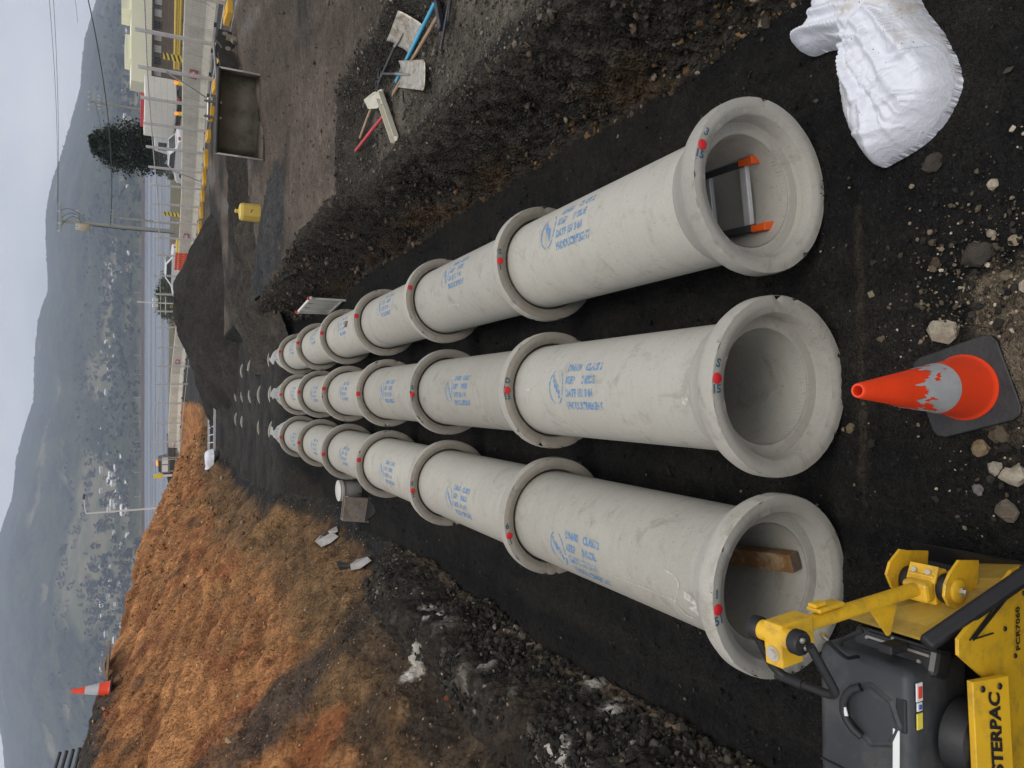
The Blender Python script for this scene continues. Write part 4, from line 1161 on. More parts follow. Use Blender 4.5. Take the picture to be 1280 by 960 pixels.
def shovel(name, lab, corners, grip, dz=.04):
    P = [gp(*c, dz) for c in corners]              # back-left, back-right, mouth-right, mouth-left
    c = sum(P, Vector()) / 4
    t = root_at(name, lab, 'shovel', c)
    e0 = ((P[1] + P[2]) - (P[0] + P[3])) / 4; e1 = ((P[2] + P[3]) - (P[0] + P[1])) / 4
    e0 = rel(c + e0, c); e1 = rel(c + e1, c)
    blade_mesh(Vector((0, 0, .0)), e0, e1, t)
    g = rel(gp(*grip, .10), c)
    mb = MB(); mb.tube([-e1 * .15 + Vector((0, 0, .02)), -e1 * .75 + Vector((0, 0, .03)), -e1 * 1.15 + Vector((0, 0, .05))], [.007, .014, .018], 10); mb.build('socket', M_STEEL, t)
    mb = MB(); mb.tube([-e1 * 1.05 + Vector((0, 0, .045)), g], .0175, 12); mb.build('shaft', M_SHAFTB, t)
    d = (g - (-e1)).normalized(); sdv = d.cross(Vector((0, 0, 1))).normalized() * .058
    mb = MB(); mb.tube([g - d * .03, g + sdv * .9 + d * .05, g + sdv + d * .10, g - sdv + d * .10, g - sdv * .9 + d * .05, g - d * .03], .013, 8); mb.build('grip', M_SHAFTB, t)
    return t
shovel('shovel', 'steel square-mouth shovel with rusty blade, farthest of the heaped tools', [(533, 48), (494, 40), (505, 12), (534, 31)][0:0] or [(491, 50), (519, 66), (534, 32), (505, 13)], (483, 106))
shovel('shovel', 'steel square-mouth shovel with pale muddy blade lying across the broom handle', [(510, 113), (510, 77), (541, 77), (539, 115)], (487, 94), .07)

def stick(name, lab, cat, a, b_, r, m, za=.05, zb=.05, part='shaft'):
    A, B = gp(*a, za), gp(*b_, zb)
    t = root_at(name, lab, cat, A)
    mb = MB(); v = rel(B, A); mb.tube([Vector(), v * .02, v * .5 + Vector((0, 0, .004)), v * .98, v], [r * .6, r, r * 1.05, r, r * .6], 12); mb.build(part, m, t)
    return t, A
t, A = stick('broom', 'push broom with sky blue handle and black head among the tools', 'broom', (500, 104), (555, 7), .019, M_BLUEH, .05, .09, 'handle')
B = rel(gp(557, 2, .06), A)
mb = MB(); mb.box(B + Vector((.0, .06, 0)), (.62, .065, .05), rotz(R(18)), 0, .01); mb.build('broom_head', M_SHAFTB, t)
mb = MB()
for k in range(60):
    x = -.29 + .58 * k / 59
    p = rotz(R(18)) @ Vector((x, 0, 0)) + B + Vector((0, .06, -.02)); mb.tube([p, p + Vector((random.uniform(-.01, .01), random.uniform(-.06, -.02), -.055))], .006, 4, cap=False)
o = mb.build('bristles', M_BLK, t); o['kind'] = 'stuff'
t, A = stick('rake', 'landscaping rake with worn timber handle beside the blue broom handle', 'rake', (495, 120), (560, 18), .018, M_WOOD, .04, .08, 'handle')
B = rel(gp(569, 14, .06), A)
mb = MB(); mb.bar(B + Vector((-.30, .17, .01)), B + Vector((.30, -.18, .01)), .035, .02); mb.build('rake_head', M_SHAFTB, t)
mb = MB(); mb.bar(B + Vector((-.10, .02, .0)), B + Vector((.16, -.20, .04)), .02, .02); mb.build('rake_brace', M_SHAFTB, t)
stick('pick_handle', 'loose red tool handle sticking out from under cream plastic pieces', 'tool handle', (449, 190), (492, 137), .019, M_REDH)
stick('hoe_handle', 'loose weathered grey timber handle just above the red handle', 'tool handle', (455, 174), (474, 124), .017, M_WOOD)
# cream plastic channel and flat plate
A = gp(494, 148, .07)
t = root_at('plastic_channel', 'cream plastic channel offcut lying over the red handle', 'plastic channel', A)
v = rel(gp(501, 175, .05), A) - rel(gp(487, 121, .10), A); c = Vector()
d = v.normalized(); sd2 = d.cross(Vector((0, 0, 1))).normalized()
mb = MB(); mb.bar(-v / 2, v / 2, .105, .008); mb.bar(-v / 2 + sd2 * .05 + Vector((0, 0, .03)), v / 2 + sd2 * .05 + Vector((0, 0, .03)), .008, .06); mb.bar(-v / 2 - sd2 * .05 + Vector((0, 0, .03)), v / 2 - sd2 * .05 + Vector((0, 0, .03)), .008, .06); mb.build('channel_body', M_CREAM, t)
A = gp(479, 127, .06)
t = root_at('plastic_plate', 'small cream plastic plate with cut corners beside the channel offcut', 'plastic plate', A)
mb = MB(); mb.slab([rel(gp(*p_, .07 + .02 * k), A) for k, p_ in enumerate([(473, 117), (486, 113), (489, 131), (484, 138), (475, 139), (471, 128)])][::-1], .02); mb.build('plate_body', M_CREAM, t)
A = gp(508, 125, .03)
t = root_at('wire_hoop', 'bent black wire hoop lying below the pale shovel blade', 'wire hoop', A)
mb = MB(); mb.tube([rel(gp(*p_, .03), A) for p_ in [(507, 104), (507, 122), (508, 130), (512, 132), (517, 131), (519, 127), (518, 124)]], .008, 8); mb.build('wire', M_SHAFTB, t)

# ------------------------------------------------------------------ excavator bucket and hitch on the haul road
M_BUCK = mat('rusty_bucket_steel', (.27, .235, .17), .6, .35, var=.3, scale=3, dirt=(.085, .07, .05), dirt_amt=.8, dirt_scale=2.2, bump=.2)
M_BUCKD = mat('dark_bucket_steel', (.045, .042, .038), .5, .5, var=.3, scale=4, dirt=(.12, .10, .075), dirt_amt=.5, dirt_scale=3)
M_BUCKE = mat('bright_cut_edge', (.42, .40, .36), .35, .8, var=.2, scale=6)
bL, bR = gp(330, 200), gp(325, 94)
bw = (bR - bL).length
ang = math.atan2(bR.y - bL.y, bR.x - bL.x)
t = root_at('excavator_bucket', 'wide mud bucket of an excavator standing open on the haul road', 'excavator bucket', bL)
t.rotation_euler = (0, 0, ang)
prof = [(.0, .03), (.25, .02), (.52, .06), (.72, .18), (.82, .40), (.80, .62), (.68, .82), (.50, .93), (.22, .98), (.10, .97)]
vs, fs = [], []
nx_ = 10
for i in range(nx_ + 1):
    for (y, z) in prof: vs.append(Vector((bw * i / nx_, y, z)))
n = len(prof)
for i in range(nx_):
    for j in range(n - 1): fs.append((i * n + j, i * n + j + 1, (i + 1) * n + j + 1, (i + 1) * n + j))
o = MB().add(vs, fs, 0, True).build('bucket_shell', M_BUCK, t); s = o.modifiers.new('sheet', 'SOLIDIFY'); s.thickness = .025; s.offset = 1
for x in (0, bw):
    mb = MB(); mb.prism(prof + [(.02, .5)], .03, Matrix(((0, 0, 1), (1, 0, 0), (0, 1, 0))), (x, 0, 0)); mb.build('side_plate', M_BUCK, t)
    mb = MB(); mb.bar((x, -.02, .03), (x, .0, .52), .035, .03); mb.bar((x, .0, .52), (x, .08, .98), .035, .03); mb.build('side_cutter', M_BUCKE, t)
mb = MB(); mb.box((bw / 2, -.07, .02), (bw + .04, .16, .03)); mb.build('cutting_edge', M_BUCKD, t)
mb = MB(); mb.tube([(0.0, .10, .975), (bw, .10, .975)], .05, 12); mb.build('top_tube', M_BUCKD, t)
for x in (bw * .42, bw * .60):
    mb = MB(); mb.prism([(.05, .9), (.55, .85), (.5, 1.12), (.36, 1.22), (.2, 1.16)], .045, Matrix(((0, 0, 1), (1, 0, 0), (0, 1, 0))), (x, 0, 0)); mb.build('mounting_ear', M_BUCKD, t)
mb = MB(); mb.tube([(bw * .38, .38, 1.13), (bw * .64, .38, 1.13)], .035, 12); mb.build('mounting_pin', M_BUCKE, t)
# mud lying in it
mb = MB(); X_, Y_ = np.meshgrid(np.linspace(.03, bw - .03, 30), np.linspace(.02, .74, 14)); Zs = .05 + .05 * fbm(X_ * 2, Y_ * 3, 5, 3) + .10 * np.clip(Y_ - .35, 0, 1) + .12 * np.exp(-((X_ - bw * .85) ** 2 + (Y_ - .4) ** 2) / .1)
mb.add([Vector(p_) for p_ in np.stack([X_, Y_, Zs], -1).reshape(-1, 3)], [(j * 30 + i, j * 30 + i + 1, (j + 1) * 30 + i + 1, (j + 1) * 30 + i) for j in range(13) for i in range(29)], 0, True)
mb.build('mud_load', mat('bucket_mud', (.13, .108, .075), .8, var=.3, scale=5, bump=.4), t)

hA = gp(301, 88)
t = root_at('excavator_hitch', 'dark steel quick hitch with open jaws lying behind the mud bucket', 'excavator hitch', hA)
e = rel(gp(294, 42), hA)
L_ = e.length; t.rotation_euler = (0, 0, math.atan2(e.y, e.x))
for y in (0, .42):
    mb = MB(); mb.prism([(0, 0), (L_ * .42, .05), (L_ * .5, .16), (L_ * .62, .05), (L_, .10), (L_ * 1.02, .42), (L_ * .7, .50), (L_ * .52, .36), (L_ * .36, .48), (.02, .44)], .05, Matrix(((1, 0, 0), (0, 0, 1), (0, 1, 0))), (0, y, .04)); mb.build('cheek_plate', M_BUCKD, t, bevel=.01)
for x, z in ((.06, .22), (L_ * .5, .26), (L_ * .9, .30)):
    mb = MB(); mb.tube([(x, -.04, z), (x, .46, z)], .07, 14); mb.build('cross_pin', M_BUCKD if x < .5 else M_BUCK, t)
mb = MB(); mb.box((L_ * .24, .40, .24), (L_ * .44, .03, .36)); mb.box((L_ * .78, .40, .26), (L_ * .4, .03, .30)); mb.build('back_plate', M_BUCKD, t)
mb = MB(); mb.box((L_ * .5, .44, .52), (L_ * 1.0, .10, .05), None, 0, .02); mb.build('top_plate', mat('scuffed_grey_steel', (.30, .30, .30), .5, .5, var=.2), t)
mb = MB(); mb.prism([(0, 0), (.16, .02), (.20, .18), (.10, .26), (.08, .14), (0, .10)], .12, Matrix(((1, 0, 0), (0, 0, 1), (0, 1, 0))), (L_ * .58, -.16, .06)); mb.build('jaw', M_BUCK, t, bevel=.01)

# yellow container
M_YPL = mat('pale_yellow_plastic', (.66, .47, .10), .5, var=.08, dirt=(.40, .30, .10), dirt_amt=.4)
yc = gp(326, 267)
t = root_at('plastic_container', 'pale yellow upright plastic container with a small neck on the haul road', 'plastic container', yc)
mb = MB(); poly = [(-.19, -.06), (-.12, -.16), (.12, -.16), (.19, -.06), (.19, .10), (.12, .18), (-.12, .18), (-.19, .10)]
def ring(s, z): return [Vector((x * s, y * s, z)) for x, y in poly]
rings = [ring(.94, 0), ring(1, .03), ring(1, .40), ring(.90, .46), ring(.35, .485), ring(.22, .49), ring(.22, .56), ring(.17, .57)]
vs = sum(rings, []); fs = [tuple(range(8))[::-1], tuple(range(56, 64))]
for i in range(7):
    for k in range(8): fs.append((i * 8 + k, i * 8 + (k + 1) % 8, (i + 1) * 8 + (k + 1) % 8, (i + 1) * 8 + k))
mb.add(vs, fs); mb.build('container_body', M_YPL, t, bevel=.008)
mb = MB(); mb.box((-.02, -.163, .24), (.05, .008, .012), roty(.5)); mb.box((.02, -.163, .22), (.012, .008, .07), roty(-.4)); mb.build('mark', mat('brown_mark', (.16, .10, .03), .8), t)

# ------------------------------------------------------------------ left bank scraps, right-hand crate
M_PANEL = mat('weathered_ply', (.24, .205, .17), .8, var=.3, scale=6, dirt=(.10, .075, .05), dirt_amt=.7, dirt_scale=5, bump=.2)
A = gp(458, 637)
t = root_at('timber_box', 'weathered open timber box half sunk in the left bank beside the pipes', 'timber box', A)
t.rotation_euler = (R(-6), R(8), R(4))
for (c, s) in (((0, -.22, .20), (.42, .035, .50)), ((0, .20, .18), (.42, .035, .46)), ((-.20, .0, .18), (.035, .40, .46)), ((.20, .0, .17), (.035, .40, .42))):
    mb = MB(); mb.box(c, s, None, 0, .004); mb.build('side_board', M_PANEL, t)
mb = MB(); mb.slab([(-.2, -.25, .04), (.24, -.25, .02), (.20, -.62, -.10), (-.05, -.60, -.04)], .02); mb.build('loose_flap', M_BLK, t)
A = gp(450, 611)
M_WPL = mat('white_plastic', (.56, .55, .50), .4, var=.06, dirt=(.42, .38, .30), dirt_amt=.4)
t = root_at('white_bucket', 'white plastic bucket standing between the timber box and the left pipes', 'bucket', (A.x - .02, A.y + .1, A.z - .02))
mb = MB(); mb.lathe([(0, 0), (.15, 0), (.155, .01), (.18, .40), (.175, .40), (.15, .03), (0, .03)], 28); mb.build('bucket_body', M_WPL, t)
mb = MB(); mb.lathe([(.178, .33), (.196, .335), (.196, .375), (.183, .385), (.195, .395), (.195, .41), (.176, .41)], 28); mb.build('bucket_rim', M_WPL, t)
mb = MB(); mb.lathe([(0, .425), (.17, .42), (.19, .405), (.19, .39)], 28); mb.build('bucket_lid', M_WPL, t)
def sheet(name, lab, cat, pts, m, wob, seed, dz=.04):
    P = [gp(*p_, dz + random.Random(seed + i).uniform(0, wob)) for i, p_ in enumerate(pts)]
    A = P[0]; t = root_at(name, lab, cat, A)
    c = sum((rel(p_, A) for p_ in P), Vector()) / len(P) + Vector((0, 0, wob * 1.2))
    vs = [rel(p_, A) for p_ in P] + [c]; n = len(P)
    o = MB().add(vs, [(i, (i + 1) % n, n) for i in range(n)]).build('crumpled_sheet', m, t)
    s = o.modifiers.new('sheet', 'SOLIDIFY'); s.thickness = .012
    return t
M_FOIL = mat('grey_plastic_sheet', (.33, .32, .30), .4, var=.2, scale=9, dirt=(.25, .18, .11), dirt_amt=.6, dirt_scale=5)
sheet('plastic_scrap', 'crumpled pale grey plastic sheet on the left clay bank', 'plastic scrap', [(398, 676), (405, 668), (414, 671), (424, 664), (428, 670), (418, 678), (408, 683)], M_FOIL, .12, 3)
sheet('plastic_scrap', 'small torn grey plastic piece just above the crumpled sheet', 'plastic scrap', [(416, 662), (426, 657), (429, 663), (420, 669)], M_FOIL, .10, 8)
sheet('rubber_scrap', 'black rubber scrap half buried in the clay bank', 'rubber scrap', [(427, 700), (430, 712), (444, 709), (446, 703)], M_BLK, .10, 12)
sheet('plastic_scrap', 'shredded whitish plastic spilling from the black rubber scrap', 'plastic scrap', [(446, 704), (444, 712), (456, 710), (468, 700), (466, 695), (455, 698)], M_FOIL, .08, 15)
A = gp(398, 396)
CRX = row_x('right', 12) + .62
A = Vector((1.84, 14.7, gz(1.84, 14.7)))
t = root_at('slatted_crate', 'white slatted crate with red tips standing between right pipes and trench wall', 'crate', A)
t.rotation_euler = (0, 0, R(8)); t.scale = (1, 1, .82)
M_SLAT = mat('white_slats', (.70, .69, .63), .5, var=.1, dirt=(.45, .40, .30), dirt_amt=.4)
for y in (-.55, .55):
    mb = MB(); mb.bar((.0, y, 0), (.0, y, .92), .04, .04); mb.build('crate_post', M_SLAT, t)
    mb = MB(); mb.box((0, y, .94), (.055, .055, .05), None, 0, .006); mb.build('red_cap', M_RED, t)
mb = MB(); mb.bar((0, -.62, .90), (0, .62, .90), .05, .05); mb.bar((0, -.55, .12), (0, .55, .12), .04, .04); mb.build('crate_rail', M_SLAT, t)
for k in range(9):
    mb = MB(); mb.box((.01, -.46 + k * .115, .50), (.02, .085, .76), roty(R(2 * (k % 3 - 1)))); mb.build('slat', M_SLAT, t)

# ladder and bag on the far pad
a0, a1, b0, b1 = gp(264, 510), gp(264, 563), gp(272, 500), gp(271, 563)
t = root_at('long_ladder', 'long aluminium ladder lying across the far black pad', 'ladder', a0)
P = [rel(p_, a0) + Vector((0, 0, .10)) for p_ in (a0, a1, b0, b1)]
for u_, v_ in ((P[0], P[1]), (P[2], P[3])):
    mb = MB(); mb.bar(u_, v_, .05, .09); mb.build('stile', M_ALU, t)
for k in range(1, 6):
    mb = MB(); mb.bar(P[0].lerp(P[1], k / 6), P[2].lerp(P[3], k / 6), .03, .03); mb.build('rung', M_ALU, t)
p0 = gp(267, 578)
ol = [(.0, -.30), (.35, -.42), (.62, -.30), (.70, 0), (.5, .28), (.2, .25), (-.05, .12), (-.5, .2), (-.62, .05), (-.5, -.15), (-.2, -.2)]
v_, f_ = bag([(x * .8, y * 1.0) for x, y in ol], .28, 9, .02, .22)
o = arr_mesh('sand_bag', v_, f_, M_BAG, True); o.location = W(p0.x, p0.y, p0.z + .04); tag(o, 'small white sack lying at the end of the long ladder', 'sand bag')

# ------------------------------------------------------------------ on the crest of the bank
cp = at(112, 864, 4.9)
d_ = ray(118, 864); tt_ = 16.2 / d_.y
cb_ = EYE + d_ * tt_; zz_ = cb_.z + cb_.y * FALL
CT = traffic_cone('traffic_cone', 'orange traffic cone with white band on the skyline of the clay bank', (cb_.x, cb_.y, zz_ - .30), (R(-4), R(5), 0), False)
def on_line(px, py, y):
    d = ray(px, py); p_ = EYE + d * (y / d.y); return Vector((p_.x, p_.y, p_.z + p_.y * FALL))
A = on_line(138, 828, 17.6)
t = root_at('timber_board', 'pale timber boards lying along the top edge of the clay bank', 'timber board', A)
mb = MB(); mb.bar((-.1, -.7, .06), (.1, .9, .03), .22, .05); mb.build('board', M_WOOD, t)
mb = MB(); mb.bar((-.02, -.3, .12), (-.15, .6, .10), .18, .04); mb.build('board', M_WOOD, t)
A = on_line(90, 955, 15.0)
t = root_at('steel_rack', 'dark tubular steel rack just showing over the clay bank', 'steel rack', A)
M_DST = mat('dark_steel_tube', (.05, .05, .052), .45, .4)
for k in range(4):
    mb = MB(); mb.tube([(-2.6, .4, .95 - .16 * k), (.25, .0, .18 - .10 * k)], .028, 8); mb.build('rail', M_DST, t)
for x in (-1.9, -.7):
    mb = MB(); mb.tube([(x, .3, .8 + x * .1), (x - .05, .3, -.6)], .03, 8); mb.build('post', M_DST, t)

# ------------------------------------------------------------------ temporary fence
M_FGAL = mat('galvanised_tube', (.55, .53, .50), .5, .25, var=.15, scale=3)
M_WIRE = mat('galvanised_wire', (.34, .34, .33), .5, .5, var=.1)
M_BLOCK = mat('yellow_painted_concrete', (.72, .40, .035), .7, var=.15, scale=3, dirt=(.45, .28, .06), dirt_amt=.5, bump=.15)
def walk(poly, step):
    """points every step metres along a plan polyline"""
    out = []; P = [Vector((*p_, 0)) for p_ in poly]
    seg = [(P[i + 1] - P[i]).length for i in range(len(P) - 1)]; tot = sum(seg); s = 0
    while s <= tot:
        r_ = s
        for i, l in enumerate(seg):
            if r_ <= l or i == len(seg) - 1:
                out.append(P[i].lerp(P[i + 1], r_ / l)); break
            r_ -= l
        s += step
    return out
FENCE = [(10.6, 15.2), (10.45, 22), (10.35, 30), (10.0, 38), (8.8, 46), (5.0, 56), (0.5, 63), (-7, 71)]
fp = walk(FENCE, 2.45)
def fence_panel():
    t = thing('mesh_fence', 'x', 'fence panel', (0, 0, 0), group='temporary mesh fence panels along the road')
    L_ = 2.36
    for x in (.04, L_):
        mb = MB(); mb.tube([(x, 0, .03), (x, 0, 2.34)], .030, 8); mb.build('post', M_FGAL, t)
    for z in (.16, 2.08):
        mb = MB(); mb.tube([(.04, 0, z), (L_, 0, z)], .019, 8); mb.build('rail', M_FGAL, t)
    mb = MB()
    for k in range(1, 24): mb.bar((.04 + k * .0967, 0, .16), (.04 + k * .0967, 0, 2.08), .004, .004)
    for k in range(1, 10): mb.bar((.04, .004, .16 + k * .192), (L_, .004, .16 + k * .192), .004, .004)
    mb.build('wire_mesh', M_WIRE, t)
    return t
FN = ['%s mesh fence panel counted from the photo top along the road' % s for s in
      ('first', 'second', 'third', 'fourth', 'fifth', 'sixth', 'seventh', 'eighth', 'ninth', 'tenth', 'eleventh', 'twelfth', 'thirteenth', 'fourteenth', 'fifteenth', 'sixteenth', 'seventeenth', 'eighteenth', 'nineteenth', 'twentieth', 'twenty-first', 'twenty-second', 'twenty-third', 'twenty-fourth', 'twenty-fifth', 'twenty-sixth', 'twenty-seventh', 'twenty-eighth', 'twenty-ninth', 'thirtieth')]
proto = fence_panel()
PAN = []
for i in range(len(fp) - 1):
    o = proto if i == 0 else copy_tree(proto)
    a, b_ = fp[i], fp[i + 1]
    za, zb = gz(a.x, a.y), gz(b_.x, b_.y)
    wa, wb = W(a.x, a.y, za), W(b_.x, b_.y, zb)
    o.location = wa; v = wb - wa
    o.rotation_euler = (0, -math.asin(v.z / v.length), math.atan2(v.y, v.x))
    PAN.append(o)
for i, o in enumerate(PAN): o['label'] = FN[max(0, i - 1)] if i else 'mesh fence panel at the photo top edge, nearest of the fence'
bn = 0
for i in range(1, min(len(fp), 16)):
    a = fp[i]
    for side in ((-.20,) if i > 3 else (-.25,)):
        mb = MB(); mb.box((0, 0, .075), (.34, .85 if i < 4 else .75, .16), None, 0, .02)
        mb.box((0, 0, .165), (.10, .20, .03), None, 0, .01)
        o = mb.build('fence_block', M_BLOCK)
        o.location = W(a.x + side, a.y + random.uniform(-.1, .1), gz(a.x, a.y)); o.rotation_euler = (0, 0, R(90) * (i > 6) + random.uniform(-.12, .12) if i > 6 else random.uniform(-.12, .12))
        tag(o, '%s yellow concrete foot block along the mesh fence from the photo top' % FN[bn].split()[0], 'fence foot', 'yellow fence foot blocks'); bn += 1
M_WHT = mat('white_painted_steel', (.66, .66, .64), .5, var=.08)
for k, i in enumerate((4, 8)):
    a = fp[i]; za = gz(a.x, a.y)
    t = thing('fence_brace', 'white diagonal brace leaning on the fence, %s the wide mud bucket' % ('right behind' if k == 0 else 'well beyond'), 'fence brace', (a.x, a.y, za))
    mb = MB(); mb.tube([(-.02, .02, 1.55), (-.1, 1.6 if k == 0 else 1.2, .04)], .026, 8); mb.build('stay', M_WHT, t)
    mb = MB(); mb.box((-.1, 1.6 if k == 0 else 1.2, .03), (.22, .22, .04)); mb.build('foot_plate', M_WHT, t)

# ------------------------------------------------------------------ concrete road barrier
M_BARR = mat('pale_barrier_concrete', (.66, .61, .50), .85, var=.12, scale=1.4, dirt=(.30, .26, .20), dirt_amt=.5, dirt_scale=1.0, bump=.15, rand=.06)
BARR = [(13.4, 14), (13.1, 22), (12.7, 30), (12.0, 38), (10.6, 46), (6.8, 57.5), (1.9, 66.5), (-8, 76)]
bp_ = walk(BARR, 3.62)
def barrier():
    prof = [(-.30, 0), (-.30, .08), (-.16, .34), (-.10, .98), (-.08, 1.0), (.08, 1.0), (.10, .98), (.16, .34), (.30, .08), (.30, 0)]
    t = thing('concrete_barrier', 'x', 'road barrier', (0, 0, 0), group='concrete road barrier segments')
    mb = MB(); mb.prism(prof, 3.58, Matrix(((0, 0, 1), (1, 0, 0), (0, 1, 0))), (1.81, 0, 0)); mb.build('barrier_body', M_BARR, t, bevel=.012)
    for x in (.9, 2.7):
        mb = MB(); mb.box((x, 0, .04), (.26, .66, .10)); mb.build('lifting_slot', M_BLK, t)
    return t
pb = barrier(); BR = []
for i in range(len(bp_) - 1):
    o = pb if i == 0 else copy_tree(pb)
    a, b_ = bp_[i], bp_[i + 1]; wa, wb = W(a.x, a.y, gz(a.x, a.y)), W(b_.x, b_.y, gz(b_.x, b_.y)); v = wb - wa
    o.location = wa; o.rotation_euler = (0, -math.asin(v.z / v.length), math.atan2(v.y, v.x))
    o['label'] = '%s pale concrete barrier segment from the photo top along the road' % FN[i].split()[0]
# red and white notices on the barrier face
for k, i in enumerate((4, 9, 14, 17)):
    if i + 1 >= len(bp_): continue
    a, b_ = bp_[i], bp_[i + 1]; c = a.lerp(b_, .4); v = (b_ - a)
    t = thing('barrier_sign', ['small red and white notice on the barrier behind the mud bucket', 'small red notice on the barrier beyond the tree', 'small red notice on the barrier above the black stockpile', 'small red notice on the farthest pale barriers'][k], 'sign', (c.x - .17, c.y, gz(c.x, c.y) + .62), (R(8), 0, math.atan2(v.y, v.x)))
    mb = MB(); mb.box((0, .0, 0), (.66, .02, .30)); mb.build('sign_plate', mat('sign_red', (.42, .05, .05), .5) if k == 0 else bpy.data.materials['sign_red'], t)
    mb = MB(); mb.box((-.02, .014, .0), (.44, .008, .07)); mb.box((0, .014, .085), (.30, .008, .03)); mb.box((0, .014, -.085), (.36, .008, .03)); mb.build('sign_writing', M_LABW, t)
# ------------------------------------------------------------------ lake, far shore, hills (world heights)
def wat(px, py, r):
    """world point on a sight line at horizontal distance r"""
    d = ray(px, py); return EYE + d * (r / math.hypot(d.x, d.y))
def azim(px, py):
    d = ray(px, py); return math.atan2(d.x, d.y), d.z / math.hypot(d.x, d.y)

def water_mat():
    m, nt, b = nodes('lake_water'); N, L = nt.nodes, nt.links
    geo = N.new('ShaderNodeNewGeometry'); mp = N.new('ShaderNodeMapping'); mp.inputs['Scale'].default_value = (.0022, .022, 1)
    L.new(geo.outputs['Position'], mp.inputs['Vector'])
    n = N.new('ShaderNodeTexNoise'); n.inputs['Scale'].default_value = 1.2; n.inputs['Detail'].default_value = 5; L.new(mp.outputs['Vector'], n.inputs['Vector'])
    r = N.new('ShaderNodeMapRange'); r.inputs['From Min'].default_value = .42; r.inputs['From Max'].default_value = .60; r.inputs['To Min'].default_value = .17; r.inputs['To Max'].default_value = .36
    L.new(n.outputs['Fac'], r.inputs['Value']); L.new(r.outputs['Result'], b.inputs['Roughness'])
    b.inputs['Base Color'].default_value = (.15, .17, .21, 1); b.inputs['IOR'].default_value = 1.33
    return m
mb = MB(); mb.add([(-2600, 420, LAKE_Z), (2600, 420, LAKE_Z), (2600, 1500, LAKE_Z), (-2600, 1500, LAKE_Z)], [(0, 1, 2, 3)])
tag(mb.build('lake_water', water_mat()), kind='structure')

SKYL = [(190, -260), (150, -90), (128, -20), (123, 0), (116, 22), (108, 50), (105, 80), (103, 110), (96, 135), (89, 160), (83, 180), (77, 200), (68, 225), (62, 250), (59, 275), (60, 310), (62, 350), (62, 364), (55, 382), (50, 400), (47, 425), (45, 455), (44, 500), (38, 520), (31, 540), (26, 560), (22, 577), (19, 610), (17, 625), (9, 645), (3, 664), (-6, 700), (-14, 760), (-14, 820), (-8, 870), (0, 893), (5, 925), (9, 960), (25, 1040), (60, 1160)]
sk = sorted(azim(*p_) for p_ in SKYL); SKA = [a for a, e in sk]; SKE = [e for a, e in sk]
R0, R1 = 1225.0, 3400.0
def hill_h(az, r):
    s = np.clip((r - R0) / (R1 - R0), -.05, 1.2)
    zr = EYE.z + np.interp(az, SKA, SKE) * R1
    x, y = r * np.sin(az), r * np.cos(az)
    base = np.interp(s, [-.05, 0, .012, .08, .20, .45, .7, 1.0, 1.2], [-.05, .0, .012, .07, .19, .46, .72, 1.0, .93])
    lump = fbm(x / 420, y / 420, 101, 4) * .045 * np.sin(np.pi * np.clip(s, 0, 1)) + fbm(x / 150, y / 150, 102, 4) * .025 * np.sin(np.pi * np.clip(s, 0, 1))
    return LAKE_Z - 1.0 + (zr - LAKE_Z) * (base + lump)
def hill_hit(px, py):
    d = ray(px, py); h = math.hypot(d.x, d.y); az = math.atan2(d.x, d.y)
    rs = np.linspace(R0, R1 * 1.05, 1500)
    g = hill_h(np.full_like(rs, az), rs); z = EYE.z + d.z / h * rs
    k = np.nonzero(z < g)[0]
    if not len(k): return None
    r = rs[k[0]]; return Vector((r * math.sin(az), r * math.cos(az), float(g[k[0]])))
na, nr2 = 620, 300
az_ = np.linspace(R(-41), R(41), na); s_ = np.linspace(0, 1, nr2) ** 1.5
A_, S_ = np.meshgrid(az_, s_); Rr_ = R0 + S_ * (R1 * 1.12 - R0)
Z_ = hill_h(A_, Rr_); X_, Y_ = Rr_ * np.sin(A_), Rr_ * np.cos(A_)
frac = (Rr_ - R0) / (R1 - R0)
w1, w2, wid = worley(X_ / 13, Y_ / 16, 120)
cl = fbm(X_ / 160, Y_ / 230, 121, 4) + .5 * sstep(.02, .28, frac)
forest = sstep(-.02, .12, cl + .12 * fbm(X_ / 40, Y_ / 40, 122, 3)) * sstep(.0, .02, frac)
field = np.zeros_like(X_)
for (px, py, rx, ry) in [(130, 470, 55, 200), (122, 620, 90, 260), (100, 700, 120, 260), (112, 745, 80, 160), (140, 360, 60, 60), (166, 365, 70, 50), (128, 690, 90, 130), (148, 325, 40, 40), (160, 650, 80, 40)]:
    p_ = hill_hit(px, py)
    if p_ is None: continue
    a0_ = math.atan2(p_.x, p_.y); r0_ = math.hypot(p_.x, p_.y)
    g = np.exp(-((A_ - a0_) * r0_ / rx) ** 2 - ((Rr_ - r0_) / ry) ** 2)
    field = np.maximum(field, sstep(.30, .5, g + .22 * fbm(X_ / 60, Y_ / 60, 123, 4)))
forest = forest * (1 - field)
Z_ = Z_ + forest * (5 + 7 * np.clip(.7 - w1, 0, 1) * (.5 + wid) + 2.5 * fbm(X_ / 9, Y_ / 9, 124, 2))
t_ = np.clip(.5 + .8 * fbm(X_ / 70, Y_ / 110, 125, 5) + .8 * (wid - .5), 0, 1)[..., None]
Cf = np.array((.009, .013, .008)) * (1 - t_) + np.array((.052, .060, .030)) * t_
tg = np.clip(.5 + .8 * fbm(X_ / 30, Y_ / 45, 126, 4), 0, 1)[..., None]
Cg = np.array((.075, .085, .040)) * (1 - tg) + np.array((.19, .16, .10)) * tg
Ch = Cg * (1 - forest[..., None]) + Cf * forest[..., None]
idx = np.arange(na * nr2).reshape(nr2, na)
